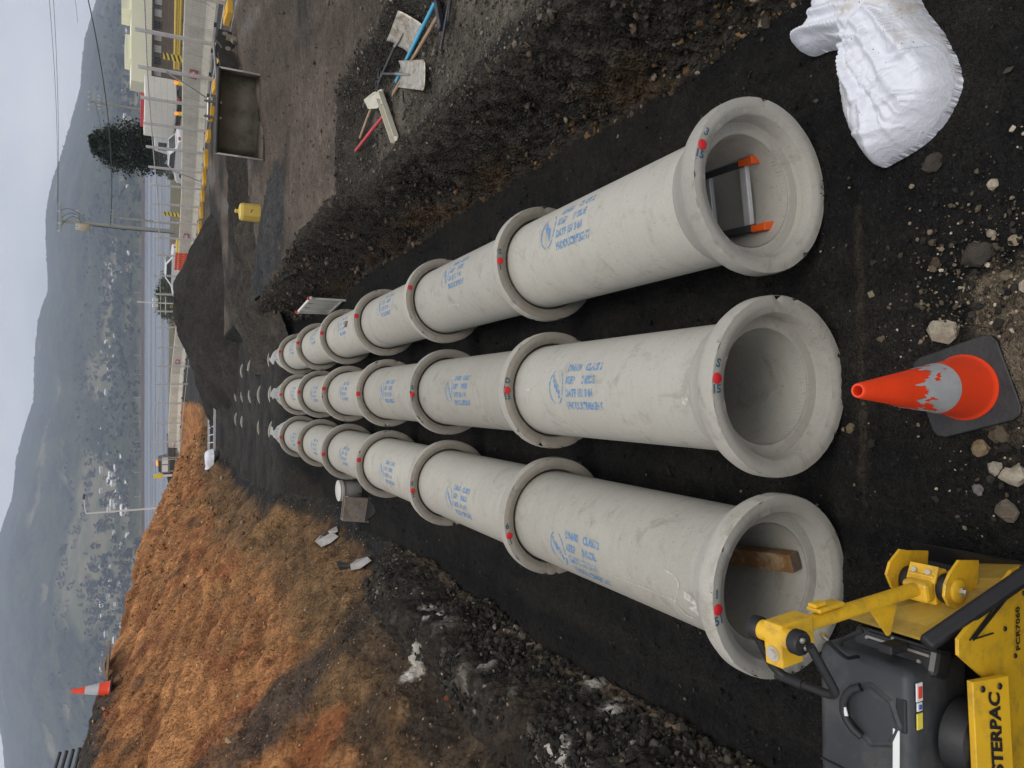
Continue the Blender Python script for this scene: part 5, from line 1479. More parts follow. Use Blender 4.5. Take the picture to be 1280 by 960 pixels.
Fh = np.stack([idx[:-1, :-1], idx[:-1, 1:], idx[1:, 1:], idx[1:, :-1]], -1).reshape(-1, 4)
o = arr_mesh('hills', np.stack([X_, Y_, Z_], -1).reshape(-1, 3), Fh, soil_mat('hillside', .22, .3, 0, contrast=.22), True, Ch.reshape(-1, 3))
tag(o, kind='structure')

# seawall along the far shore
M_SEA = mat('brown_stone', (.13, .085, .065), .9, var=.2, scale=.1)
mb = MB()
azs = np.linspace(R(-40), R(40), 81)
vs = []
for a in azs:
    for r, z in ((R0 + 1, LAKE_Z - 1), (R0 + 1.2, LAKE_Z + 4.2), (R0 + 7, LAKE_Z + 4.2), (R0 + 8, LAKE_Z - 1)): vs.append((r * math.sin(a), r * math.cos(a), z))
mb.add(vs, [(4 * i + k, 4 * i + k + 1, 4 * i + k + 5, 4 * i + k + 4) for i in range(80) for k in range(3)])
tag(mb.build('seawall', M_SEA), 'long brown stone seawall along the far shore of the lake', 'seawall')

# far lamp posts on the seawall
M_PALE = mat('pale_post', (.66, .66, .64), .5)
lp = None
for k, py in enumerate((318, 366, 444, 468, 497, 527, 552, 561, 620, 636, 590)):
    a, e = azim(178, py); r = R0 + 3.5
    if lp is None:
        mb = MB(); mb.tube([(0, 0, 0), (0, 0, 8.5)], .13, 6); mb.box((0, 0, 8.5), (2.6, .4, .3)); lp = mb.build('lamp_post', M_PALE); o = lp
    else: o = copy_tree(lp)
    o.location = (r * math.sin(a), r * math.cos(a), LAKE_Z + 4.1)
    tag(o, 'tiny pale lamp post standing on the far seawall', 'lamp post', 'lamp posts on the far seawall')

# houses among the trees across the water
rnd = random.Random(12)
HW = [mat('house_wall_white', (.70, .69, .66), .8, var=.05, scale=.3), mat('house_wall_cream', (.52, .47, .38), .8, var=.05, scale=.3), mat('house_wall_grey', (.36, .36, .36), .8, var=.05, scale=.3)]
HR = [mat('roof_pale_iron', (.55, .55, .55), .6, var=.05, scale=.3), mat('roof_dark', (.075, .07, .07), .7, var=.1, scale=.3), mat('roof_tile', (.23, .10, .07), .8, var=.1, scale=.3), mat('roof_white', (.74, .74, .72), .6, scale=.3)]
HK = {}
def house(wi, ri):
    if (wi, ri) not in HK:
        t = thing('house', 'x', 'house'); W_, D_, H_ = 12.0, 8.5, 3.6
        mb = MB(); mb.box((0, 0, H_ / 2 - 1.0), (W_, D_, H_ + 2)); mb.build('wall', HW[wi], t)
        mb = MB(); mb.add([(-6.5, -4.9, H_), (6.5, -4.9, H_), (6.5, 4.9, H_), (-6.5, 4.9, H_), (-4.6, 0, H_ + 2.4), (4.6, 0, H_ + 2.4)], [(0, 1, 5, 4), (1, 2, 5), (2, 3, 4, 5), (3, 0, 4), (0, 3, 2, 1)]); mb.build('roof', HR[ri], t)
        mb = MB()
        mb.box((-3, -D_ / 2 - .02, 1.6), (2.2, .08, 1.3)); w_ = mb.build('window', M_BLKP, t)
        mb = MB(); mb.box((2.6, -D_ / 2 - .02, 1.6), (2.8, .08, 1.3)); mb.build('window', M_BLKP, t)
        HK[wi, ri] = t; return t
    return copy_tree(HK[wi, ri])
WN, RN = ['white', 'cream', 'grey'], ['pale iron', 'dark', 'red tile', 'white']
spots = []
for _ in range(900):
    py = rnd.uniform(-6, 845); px = rnd.triangular(118, 174, 160)
    if py > 640: px -= (py - 640) * .12
    if rnd.random() > .35 + .65 * (420 < py < 640): continue
    if any(abs(px - a) < 3.2 and abs(py - b) < 7 for a, b in spots): continue
    spots.append((px, py))
    if len(spots) >= 190: break
for px, py in spots:
    p_ = hill_hit(px, py)
    if p_ is None: continue
    wi, ri = rnd.choice((0, 0, 0, 1, 2)), rnd.choice((0, 0, 1, 3, 3, 2, 3))
    t = house(wi, ri)
    t.location = p_ + Vector((0, 0, 1.5)); t.rotation_euler = (0, 0, rnd.uniform(-.9, .9))
    s = rnd.uniform(.55, .95) * (1.25 if rnd.random() < .1 else 1); t.scale = (s * rnd.uniform(.8, 1.5), s, s)
    tag(t, 'tiny %s house with %s roof among trees across the water' % (WN[wi], RN[ri]), 'house', '%s houses with %s roofs across the lake' % (WN[wi], RN[ri]))

# ------------------------------------------------------------------ trees
def leaf_mat(name, c, tr=.25):
    m, nt, b = nodes(name); N, L = nt.nodes, nt.links
    geo = N.new('ShaderNodeNewGeometry'); n = N.new('ShaderNodeTexNoise'); n.inputs['Scale'].default_value = 1.1
    oi = N.new('ShaderNodeObjectInfo')
    L.new(geo.outputs['Position'], n.inputs['Vector'])
    r = N.new('ShaderNodeMapRange'); r.inputs['To Min'].default_value = .5; r.inputs['To Max'].default_value = 1.5; L.new(geo.outputs['Random Per Island'], r.inputs['Value'])
    r2 = N.new('ShaderNodeMapRange'); r2.inputs['To Min'].default_value = .75; r2.inputs['To Max'].default_value = 1.3; L.new(oi.outputs['Random'], r2.inputs['Value'])
    mu = N.new('ShaderNodeMath'); mu.operation = 'MULTIPLY'; L.new(r.outputs['Result'], mu.inputs[0]); L.new(r2.outputs['Result'], mu.inputs[1])
    h = N.new('ShaderNodeHueSaturation'); h.inputs['Color'].default_value = (*c, 1); L.new(mu.outputs[0], h.inputs['Value'])
    L.new(h.outputs['Color'], b.inputs['Base Color']); b.inputs['Roughness'].default_value = .7; b.inputs['Specular IOR Level'].default_value = .2
    return m
M_CON = leaf_mat('dark_conifer_needles', (.018, .027, .014)); M_LEAF = leaf_mat('bush_leaves', (.060, .082, .028)); M_FARL = leaf_mat('far_foliage', (.022, .030, .018))
M_BARK = mat('bark', (.11, .085, .06), .9, var=.3, scale=6, bump=.4)
def crown(n, size, shape, seed, jit=.5):
    """leaf-sized sprays gathered in clumps through the crown: shape(h) is its half width at height fraction h"""
    rg = np.random.default_rng(seed)
    nc = max(12, n // 40)
    H = np.sort(rg.random(nc)); az = rg.random(nc) * 2 * np.pi
    wv = np.array([shape(h) for h in H]); rad = wv * np.sqrt(rg.uniform(.12, 1.0, nc)) * rg.uniform(.75, 1.12, nc)
    cen = np.stack([rad * np.cos(az), rad * np.sin(az), H * shape.h], -1)
    k = rg.integers(0, nc, n)
    p = cen[k] + rg.normal(0, 1, (n, 3)) * np.array([jit, jit, jit * .8]) * (wv[k][:, None] * .28 + .12 * shape.h / 10)
    d = rg.normal(0, 1, (n, 3)); d[:, 2] += .6; d /= np.linalg.norm(d, axis=1)[:, None]
    u = np.cross(d, rg.normal(0, 1, (n, 3))); u /= np.linalg.norm(u, axis=1)[:, None]; v = np.cross(d, u)
    s = size * rg.uniform(.6, 1.5, n)[:, None]
    V = np.stack([p - u * s, p - v * s * .45, p + u * s, p + v * s * .45], 1).reshape(-1, 3)
    return V, np.arange(n * 4).reshape(n, 4)
def tree(name, lab, loc, height, hw, n, size, m, seed, prof, trunk, group=None, jit=.5):
    t = thing(name, lab, 'bush' if trunk < .3 and height < 4 else 'tree'); t.location = loc
    if group: t['group'] = group
    class S:
        h = height
        def __call__(self, h): return hw * np.interp(h, [p_[0] for p_ in prof], [p_[1] for p_ in prof])
    V, F = crown(n, size, S(), seed, jit); V[:, 2] += trunk
    o = arr_mesh('crown', V, F, m, False); o.parent = t
    mb = MB(); mb.tube([(0, 0, -.6), (.03 * height * .2, 0, trunk), (-.02, .05, trunk + height * .45), (.04, 0, trunk + height * .9)], [height * .032, height * .027, height * .016, .02], 9)
    rg = random.Random(seed)
    for k in range(9):
        a, h = rg.uniform(0, 6.28), rg.uniform(.1, .75); L_ = hw * rg.uniform(.5, .85)
        b0 = Vector((0, 0, trunk + height * h)); mb.tube([b0, b0 + Vector((math.cos(a) * L_ * .5, math.sin(a) * L_ * .5, L_ * .25)), b0 + Vector((math.cos(a) * L_, math.sin(a) * L_, L_ * .6))], [height * .010, height * .007, .01], 6, cap=False)
    mb.build('trunk', M_BARK, t)
    return t
p_ = wat(205, 191, 90); gzw = gz(p_.x, p_.y) - p_.y * FALL
hT = wat(113, 191, 90).z - gzw
tree('cypress_tree', 'large dark green conifer standing beyond the road by the white vehicles', (p_.x, p_.y, gzw), hT - 1.6, 2.75, 12500, .16, M_CON, 4, [(0, .45), (.08, .9), (.25, 1.0), (.45, .95), (.65, .82), (.8, .66), (.93, .42), (1, .15)], 1.6, jit=.50)
p_ = wat(215, 378, 84); gzw = gz(p_.x, p_.y) - p_.y * FALL
hB = wat(197, 378, 84).z - gzw
tree('round_bush', 'broad green bush on the shore side behind the black stockpile', (p_.x + .5, p_.y, gzw - .2), hB, 2.9, 5200, .13, M_LEAF, 8, [(0, .85), (.3, 1.0), (.6, .92), (.85, .65), (1, .25)], .1, jit=.6)
p_ = wat(205, 213, 95); gzw = gz(p_.x, p_.y) - p_.y * FALL
tree('small_bush', 'small grey-green bush at the foot of the dark conifer', (p_.x, p_.y, gzw), wat(196, 213, 95).z - gzw, 1.3, 1500, .12, M_LEAF, 9, [(0, .8), (.5, 1), (1, .4)], .1)
base_tr = None; TV = []
for k, (hh, ww) in enumerate(((11, 5.2), (9, 5.8), (14, 4.2))):
    TV.append((hh, ww))
n_t = 0; protos = {}
# the woods and gardens between the houses, too many crowns to count
rg_ = np.random.default_rng(77); VV, FF, o0 = [], [], 0
class _S:
    h = 1.0
    def __call__(self, h): return .55 * np.interp(h, [0, .3, .7, 1], [.7, 1, .85, .3])
CRV = [crown(64, .16, _S(), 400 + k, .9) for k in range(6)]
cnt = 0
while cnt < 1700:
    a = rg_.uniform(R(-36), R(36)); r = R0 + 14 + rg_.random() ** 1.3 * 760
    x, y = r * math.sin(a), r * math.cos(a)
    if float(fbm(np.array([x / 75]), np.array([y / 60]), 140, 3)[0]) < -.02: continue
    cnt += 1
    V, F = CRV[cnt % 6]; s = rg_.uniform(6, 13)
    z = float(hill_h(np.array([a]), np.array([r]))[0])
    VV.append(V * np.array([s * rg_.uniform(.8, 1.3), s, s]) + np.array([x, y, z - .3])); FF.append(F + o0); o0 += len(V)
o = arr_mesh('hillside_woods', np.vstack(VV), np.vstack(FF), M_FARL, False); tag(o, kind='stuff')
rnd = random.Random(31)
spots = []
for _ in range(1500):
    py = rnd.uniform(-10, 850); px = rnd.triangular(118, 174, 156)
    if py > 640: px -= (py - 640) * .12
    if any(abs(px - a) < 2.5 and abs(py - b) < 5 for a, b in spots): continue
    spots.append((px, py))
    if len(spots) >= 285: break
TL = ['spreading dark tree among houses on the far hillside', 'rounded dark tree among houses on the far hillside', 'tall narrow dark tree among houses on the far hillside']
for px, py in spots:
    p_ = hill_hit(px, py)
    if p_ is None: continue
    k = rnd.randrange(3)
    if k not in protos:
        hh, ww = TV[k]
        protos[k] = tree('hillside_tree', TL[k], (0, 0, 0), hh, ww, 420, .95, M_FARL, 20 + k, [(0, .6), (.25, 1), (.6, .9), (.85, .6), (1, .2)], .8, jit=.8); t = protos[k]
    else: t = copy_tree(protos[k])
    t.location = p_; s = rnd.uniform(.7, 1.4); t.scale = (s * rnd.uniform(.9, 1.3), s, s); t.rotation_euler = (0, 0, rnd.uniform(0, 6.28))
    tag(t, TL[k], 'tree', ['spreading', 'rounded', 'tall narrow'][k] + ' trees on the far hillside')

# ------------------------------------------------------------------ beyond the fence: building, vehicles, poles
def at_r(px, py, r):
    p_ = wat(px, py, r); return p_, gz(p_.x, p_.y) - p_.y * FALL
def wthing(name, lab, cat, loc, rz=0, group=None):
    t = thing(name, lab, cat, (0, 0, 0), (0, 0, rz), group); t.location = loc; return t
M_CREAMW = mat('cream_cladding', (.80, .78, .58), .7, var=.05, scale=.6); M_BRNW = mat('brown_brick', (.21, .155, .105), .85, var=.2, scale=2.5, bump=.2)
M_GLASS = mat('dark_window', (.03, .035, .04), .15, var=.05)
rB = 66.0
pa, g0 = at_r(226, 108, rB); pt, _ = at_r(152, 108, rB); pj, _ = at_r(189, 108, rB)
rz = -math.atan2(pa.x, pa.y) * .75
t = wthing('long_building', 'long low building with brown walls and stepped cream upper storey', 'building', (pa.x, pa.y, pa.z - 1.0), rz)
hj = pj.z - pa.z + 1.0; ht = pt.z - pa.z + 1.0
mb = MB(); mb.box((9, 4.5, hj / 2), (18, 9, hj)); mb.build('wall', M_BRNW, t)
mb = MB(); mb.box((9, 4.2, (hj + ht - .65) / 2 + .01), (18.5, 9.4, ht - .65 - hj)); mb.build('upper_storey', M_CREAMW, t)
for x, w_, h in ((1.35, .0, 0), (2.1, 1.7, .42), (5.5, 1.6, .65), (10.5, 3, .5)):
    if w_:
        mb = MB(); mb.box((x, 3.5, ht - .65 + h / 2), (w_, 7.6, h)); mb.build('parapet_block', M_CREAMW, t)
for k in range(11):
    mb = MB(); mb.box((.7 + k * .85, -.03, hj - .42), (.5, .06, .5)); w_ = mb.build('window', M_LABW if k % 3 != 1 else M_GLASS, t)
mb = MB(); mb.box((9, -.5, hj - .06), (18.6, .12, .12)); mb.build('gutter', M_DST, t)

M_YRAIL = mat('yellow_rail', (.74, .52, .04), .5, var=.1)
a, b_ = Vector((14.2, 17.0, 0)), Vector((13.9, 33.0, 0))
t = thing('guard_rail', 'yellow corrugated guard rail along the top of the near barrier segments', 'guard rail', (a.x, a.y, gz(a.x, a.y)))
v = Vector((b_.x - a.x, b_.y - a.y, gz(b_.x, b_.y) - gz(a.x, a.y) - (b_.y - a.y) * FALL))
for dz, r_ in ((1.12, .05), (1.28, .05), (1.20, .035)):
    mb = MB(); mb.tube([Vector((0, 0, dz)), v + Vector((0, 0, dz))], r_, 8); mb.build('rail', M_YRAIL, t)
for k in range(9):
    mb = MB(); q_ = v * (k / 8); mb.bar(q_ + Vector((.1, 0, 0)), q_ + Vector((.1, 0, 1.3)), .08, .08); mb.build('post', M_DST, t)

M_TYRE = mat('tyre_rubber', (.018, .018, .019), .8); M_RIM = mat('wheel_rim', (.35, .35, .36), .4, .6)
def wheel(x, y, r, w_, par):
    mb = MB(); mb.lathe([(r * .55, -w_ / 2), (r * .93, -w_ / 2), (r, -w_ * .35), (r, w_ * .35), (r * .93, w_ / 2), (r * .55, w_ / 2)], 22, 'y', 0, None, (x, y, r), close=True); wh = mb.build('wheel', M_TYRE, par)
    mb = MB(); mb.lathe([(0, -w_ * .3), (r * .3, -w_ * .42), (r * .56, -w_ * .3), (r * .56, w_ * .3), (r * .3, w_ * .42), (0, w_ * .3)], 18, 'y', 0, None, (x, y, r)); mb.build('rim', M_RIM, wh)
M_WPAINT = mat('white_car_paint', (.72, .72, .72), .25, var=.03, coat=.4); M_TBOX = mat('cream_truck_box', (.78, .75, .66), .55, var=.06, scale=1); M_RPAINT = mat('red_paint', (.45, .04, .05), .4)
M_AMB, nt_, b_a = nodes('amber_lamp'); b_a.inputs['Base Color'].default_value = (.9, .30, .02, 1); b_a.inputs['Emission Color'].default_value = (1, .33, .04, 1); b_a.inputs['Emission Strength'].default_value = .7
M_TAIL = mat('tail_lamp', (.5, .02, .02), .3)
# white box truck
p_, g_ = at_r(226, 151, 64)
t = wthing('box_truck', 'white box truck with ribbed cream body passing behind the barrier', 'truck', (p_.x, p_.y, g_), R(112))
mb = MB(); mb.box((-1.0, 0, 1.95), (4.0, 2.2, 2.1), None, 0, .04); bx = mb.build('cargo_box', M_TBOX, t)
for k in range(13):
    for y in (-1.115, 1.115):
        mb = MB(); mb.box((-2.8 + k * .3, y, 1.95), (.05, .03, 1.9)); mb.build('rib', M_TBOX, bx)
mb = MB(); mb.prism([(1.15, .55), (3.0, .55), (3.05, 1.25), (2.75, 2.2), (1.15, 2.3)], 2.0, Matrix(((1, 0, 0), (0, 0, -1), (0, 1, 0))), (0, 0, 0)); cab = mb.build('cab', M_WPAINT, t, bevel=.08)
mb = MB(); mb.slab([(2.99, -.85, 1.36), (2.99, .85, 1.36), (2.80, .80, 2.06), (2.80, -.80, 2.06)], .05); mb.build('windscreen', M_GLASS, cab)
for s in (-1, 1):
    mb = MB(); mb.box((2.1, s * 1.0, 1.65), (.9, .03, .6)); mb.build('side_window', M_GLASS, cab)
    mb = MB(); mb.box((3.03, s * .75, .85), (.06, .30, .18)); mb.build('headlight', M_LABW, cab)
    mb = MB(); mb.box((-3.02, s * .8, .8), (.06, .3, .16)); mb.build('tail_light', M_TAIL, t)
    for x in (-1.9, 2.2): wheel(x, s * .9, .42, .26, t)
mb = MB(); mb.box((-.5, 0, 3.12), (3.0, .6, .22)); mb.box((-.5, 0, 3.04), (.2, 1.6, .08)); mb.build('roof_rack', M_RPAINT, t)
mb = MB(); mb.box((-.6, 0, .62), (5.0, .9, .25)); mb.build('chassis', M_DST, t)

def car(lab, px, py, r, rz, m, sc_=1.0):
    p_, g_ = at_r(px, py, r)
    t = wthing('parked_car' if 'parked' in lab else 'car', lab, 'car', (p_.x, p_.y, g_), rz)
    sec = [(-2.1, .35), (-2.15, .75), (-1.95, .92), (-1.35, .98), (-.75, 1.42), (.45, 1.45), (1.15, 1.0), (1.95, .86), (2.15, .68), (2.15, .35)]
    mb = MB(); mb.prism(sec, 1.72, Matrix(((1, 0, 0), (0, 0, -1), (0, 1, 0))), (0, 0, 0)); bd = mb.build('body', m, t, bevel=.10)
    for s in (-1, 1):
        mb = MB(); mb.prism([(-1.15, 1.0), (-.68, 1.35), (.38, 1.37), (.92, 1.0)], .02, Matrix(((1, 0, 0), (0, 0, -1), (0, 1, 0))), (0, s * .862, 0)); mb.build('side_window', M_GLASS, bd)
        for x in (-1.3, 1.3): wheel(x, s * .78, .32, .2, t)
        mb = MB(); mb.box((2.13, s * .6, .70), (.06, .32, .13)); mb.build('headlight', M_LABW, bd)
        mb = MB(); mb.box((-2.12, s * .62, .78), (.06, .3, .14)); mb.build('tail_light', M_TAIL, bd)
    mb = MB(); mb.slab([(1.12, -.7, 1.03), (1.12, .7, 1.03), (.52, .62, 1.40), (.52, -.62, 1.40)], .03); mb.build('windscreen', M_GLASS, bd)
    mb = MB(); mb.slab([(-.80, -.62, 1.40), (-.80, .62, 1.40), (-1.32, .7, 1.02), (-1.32, -.7, 1.02)], .03); mb.build('rear_window', M_GLASS, bd)
    return t
car('white car just ahead of the box truck beside the dark conifer', 226, 194, 62, R(120), M_WPAINT)
car('white car with dark windows behind the orange plastic barrier', 231, 339, 66, R(155), M_WPAINT)
M_GREYC = mat('grey_car_paint', (.18, .19, .20), .3, coat=.4)
# far road, left: dark truck with amber beacons
p_, g_ = at_r(228, 572, 74)
t = wthing('utility_truck', 'dark utility truck with amber beacons half hidden by the clay bank', 'truck', (p_.x, p_.y, g_), R(170))
mb = MB(); mb.prism([(-2.2, .5), (-2.2, 1.15), (-.2, 1.15), (-.05, 1.9), (1.0, 1.9), (1.5, 1.2), (2.3, 1.05), (2.35, .5)], 1.8, Matrix(((1, 0, 0), (0, 0, -1), (0, 1, 0))), (0, 0, 0)); mb.build('body', mat('dark_truck_paint', (.05, .05, .05), .4), t, bevel=.06)
for s in (-1, 1):
    for x in (-1.4, 1.45): wheel(x, s * .8, .38, .25, t)
    mb = MB(); mb.prism([(.1, 1.25), (.15, 1.8), (.95, 1.8), (1.3, 1.25)], .02, Matrix(((1, 0, 0), (0, 0, -1), (0, 1, 0))), (0, s * .905, 0)); mb.build('side_window', M_GLASS, t)
mb = MB(); mb.box((.4, 0, 1.97), (.3, 1.3, .14), None, 0, .03); mb.build('beacon_bar', M_AMB, t)
mb = MB(); mb.box((-1.2, -.93, .95), (1.8, .04, .25)); mb.build('reflective_strip', mat('orange_strip', (.75, .30, .04), .5), t)

# amber warning lamps and hazard boards on the barrier
M_HY = mat('hazard_yellow', (.78, .58, .03), .5)
def bar_pt(py, side=.0):
    """where the barrier line passes under a given picture row"""
    best = min((abs((960 - py) - (480 + FPX * ((UPR.transposed() @ (W(q_.x, q_.y, gz(q_.x, q_.y) + 1) - EYE)).x / -(UPR.transposed() @ (W(q_.x, q_.y, gz(q_.x, q_.y) + 1) - EYE)).z))), i, q_) for i, q_ in enumerate(walk(BARR, .25)))
    return best[2]
for k, py in enumerate((104, 144)):
    q_ = bar_pt(py)
    t = thing('warning_lamp', ['amber warning lamp on the barrier beside the brown building', 'amber warning lamp on the barrier beside the box truck'][k], 'warning lamp', (q_.x, q_.y, gz(q_.x, q_.y) + 1.0))
    mb = MB(); mb.box((0, 0, .07), (.16, .12, .14), None, 0, .01); mb.build('lamp_case', M_HY, t)
    mb = MB(); mb.lathe([(0, -.04), (.075, -.035), (.085, 0), (.075, .035), (0, .04)], 18, 'y', 0, None, (0, 0, .22)); mb.build('lamp_lens', M_AMB, t)
for k, (py, hh) in enumerate(((74, .75), (271, 1.0), (384, .5))):
    q_ = bar_pt(py)
    t = thing('hazard_board', ['yellow and black striped hazard board above the first barriers', 'yellow and black striped hazard board by the utility poles', 'yellow striped hazard board behind the stockpile peak'][k], 'hazard board', (q_.x + .15, q_.y + .4, gz(q_.x, q_.y) + .9), (0, 0, R(-18)))
    mb = MB(); mb.box((0, 0, hh / 2), (.22, .03, hh)); bd = mb.build('board', M_HY, t)
    n_ = 5
    for j in range(n_):
        z = hh * (j + .5) / n_; mb = MB(); mb.slab([(-.11, -.018, z - .08), (.11, -.018, z - .01), (.11, -.018, z + .06), (-.11, -.018, z - .01)], .003); mb.build('black_stripe', M_BLK, bd)
    mb = MB(); mb.bar((0, .03, -.9), (0, .03, hh * .6), .05, .05); mb.build('post', M_FGAL, t)
# orange plastic barrier panel against the fence, yellow one on the road
M_OPL = mat('red_orange_plastic', (.75, .085, .03), .5, var=.08, scale=2)
p_ = hit(252, 325); 
q_ = Vector((8.0, 46.2, 0))
t = thing('plastic_barrier', 'red-orange plastic mesh barrier standing against the far fence', 'plastic barrier', (q_.x, q_.y, gz(q_.x, q_.y)), (0, 0, R(-52)), scale=1.2)
mb = MB()
for k in range(8): mb.box((-.5 + k * .142, 0, .55), (.09, .03, .80))
for z in (.14, .40, .62, .84, 1.02): mb.box((0, 0, z), (1.12, .05, .11))
mb.build('mesh_panel', M_OPL, t)
for s in (-1, 1):
    mb = MB(); mb.box((s * .45, 0, .03), (.08, .5, .07)); mb.build('barrier_foot', M_BLK, t)
p_, g_ = at_r(229, 314, 60)
t = wthing('water_barrier', 'yellow water-filled barrier on the road beside the white car', 'plastic barrier', (p_.x, p_.y, g_), R(-20))
mb = MB(); mb.prism([(-.30, 0), (-.28, .25), (-.14, .5), (-.12, .95), (.12, .95), (.14, .5), (.28, .25), (.30, 0)], 1.9, Matrix(((0, 0, 1), (1, 0, 0), (0, 1, 0))), (0, 0, 0)); mb.build('barrier_shell', M_HY, t, bevel=.03)
mb = MB(); mb.lathe([(0, .05), (.09, .05), (.10, 0)], 14, 'z', 0, None, (.5, 0, .95)); mb.build('filler_cap', M_HY, t)

# poles
M_POLE = mat('weathered_pole', (.30, .30, .27), .8, var=.15, scale=1.5); M_INS = mat('porcelain', (.55, .54, .50), .3)
def pole(lab, top, foot, r, name='utility_pole', arms=(), rad=.15, extra=None, m=None):
    p_, g_ = at_r(*foot, r); pt, _ = at_r(*top, r)
    t = wthing(name, lab, 'utility pole', (p_.x, p_.y, g_ - .3)); H_ = pt.z - g_ + .3
    mb = MB(); mb.tube([(0, 0, 0), (0, 0, H_ * .5), (0, 0, H_)], [rad, rad * .88, rad * .72], 12); mb.build('post', m or M_POLE, t)
    for (z, w_, off) in arms:
        mb = MB(); mb.bar((off - w_ / 2, -.15, H_ + z), (off + w_ / 2, -.15, H_ + z), .10, .12); ar = mb.build('crossarm', M_POLE, t)
        for k in (-.46, -.2, .2, .46):
            mb = MB(); mb.lathe([(0, .26), (.05, .24), (.07, .14), (.04, .10), (.06, .02), (.03, 0)], 10, 'z', 0, None, (off + k * w_, -.15, H_ + z + .06)); mb.build('insulator', M_INS, ar)
    return t, H_
t, H_ = pole('tall utility pole with transformer and crossarm beyond the barrier', (75, 281), (222, 290), 76, arms=((-.1, 2.6, .3), (-1.5, 1.8, .2)), rad=.20)
mb = MB(); mb.lathe([(0, 0), (.30, .02), (.33, .08), (.33, .75), (.28, .85), (0, .9)], 18, 'z', 0, None, (-.42, -.2, H_ - 2.3)); tf = mb.build('transformer', mat('transformer_tan', (.40, .34, .24), .6), t)
mb = MB(); mb.lathe([(.05, 0), (.06, .2), (.03, .25), (0, .26)], 8, 'z', 0, None, (-.5, -.2, H_ - 1.42)); mb.lathe([(.05, 0), (.06, .2), (.03, .25), (0, .26)], 8, 'z', 0, None, (-.3, -.2, H_ - 1.42)); mb.build('bushing', M_INS, tf)
for k in range(3):
    mb = MB(); mb.tube(arc(Vector((-.5 + .7 * k, -.2, H_ - .1)), Vector((1.0 + .3 * k, -.3, H_ - .9)), Vector((.15, -.2, H_ - 1.6 - .2 * k)), 8), .02, 5); mb.build('jumper_lead', M_BLK, t)
mb = MB(); mb.tube([(-.2, -.1, H_ - 2.5), (-.24, -.1, H_ - 5), (-.2, -.1, 1)], .03, 6); mb.build('down_cable', M_BLK, t)
TOPA = t.location + Vector((0, 0, H_))
t, H_ = pole('shorter utility pole just right of the tall pole', (139, 267), (214, 279), 110, arms=((-.2, 2.0, 0),), rad=.17)
t, H_ = pole('utility pole standing above the box truck', (111, 127), (205, 142), 100, arms=((-.2, 2.2, 0), (-1.2, 1.6, 0)), rad=.17)
TOPC = t.location + Vector((0, 0, H_))
M_CABLE = mat('overhead_cable', (.05, .05, .055), .6)
def wire(lab, a, b_, sag, r, n=26):
    t = wthing('overhead_wire', lab, 'overhead wire', a); v = b_ - a
    mb = MB(); mb.tube([v * (k / n) - Vector((0, 0, sag * 4 * (k / n) * (1 - k / n))) for k in range(n + 1)], r, 6); mb.build('cable', M_CABLE, t); return t
wire('thin upper power line running right from the tall pole', TOPA + Vector((1.4, -.15, .2)), wat(56, -60, 62), .25, .014)
wire('thin lower power line running right from the tall pole', TOPA + Vector((-.9, -.15, .2)), wat(63, -60, 62), .25, .014)
wire('thick black cable sagging across the hills to the tall pole', TOPA + Vector((0, -.2, -3.9)), wat(96, -60, 60), .75, .035)
wire('thin service line from the truck-side pole', TOPC + Vector((0, 0, -.6)), wat(126, 190, 110), .3, .02)
wire('thin pale line crossing the sky', wat(88, -40, 140), wat(97, 28, 200), .1, .03)

# left: street light, marker post, notice boards
p_, g_ = at_r(212, 634, 72); pt, _ = at_r(107, 643, 72)
t = wthing('street_light', 'slim white street light with short arm beyond the clay bank', 'street light', (p_.x, p_.y, g_)); H_ = pt.z - g_; dx = (pt - p_).x
mb = MB(); mb.tube([(0, 0, 0), (0, 0, H_ * .98), (0, 0, H_)], [.10, .06, .06], 10); mb.build('post', M_WHT, t)
mb = MB(); mb.tube([(0, 0, H_ - .03), (.7, 0, H_ + .08), (1.35, 0, H_ + .12)], .035, 8); mb.build('arm', M_WHT, t)
mb = MB(); mb.box((1.45, 0, H_ + .12), (.45, .2, .12), None, 0, .03); mb.build('lamp_head', M_BLKP, t)
t.rotation_euler = (0, R(0), 0)
p_, g_ = at_r(216, 594, 66); pt, _ = at_r(192, 594, 66)
t = wthing('marker_post', 'white marker post with a yellow panel on top beyond the clay bank', 'marker post', (p_.x, p_.y, g_)); H_ = pt.z - g_
mb = MB(); mb.bar((0, 0, 0), (0, 0, H_ - .62), .18, .06); mb.build('post', M_WHT, t)
mb = MB(); mb.box((0, -.01, H_ - .34), (.34, .07, .66), None, 0, .01); mb.build('yellow_panel', M_HY, t)
p_, g_ = at_r(222, 580, 70); pt, _ = at_r(201, 580, 70)
t = wthing('notice_board', 'grey board with two white panels by the marker post', 'notice board', (p_.x, p_.y, g_)); H_ = pt.z - g_
mb = MB(); mb.box((0, 0, H_ - .35), (1.5, .05, .7)); bd = mb.build('board', M_GREYC, t)
for s in (-1, 1):
    mb = MB(); mb.box((s * .34, -.03, H_ - .33), (.58, .02, .46)); mb.build('white_panel', M_LABW, bd)
    mb = MB(); mb.bar((s * .6, .04, -.2), (s * .6, .04, H_), .06, .06); mb.build('post', M_FGAL, t)
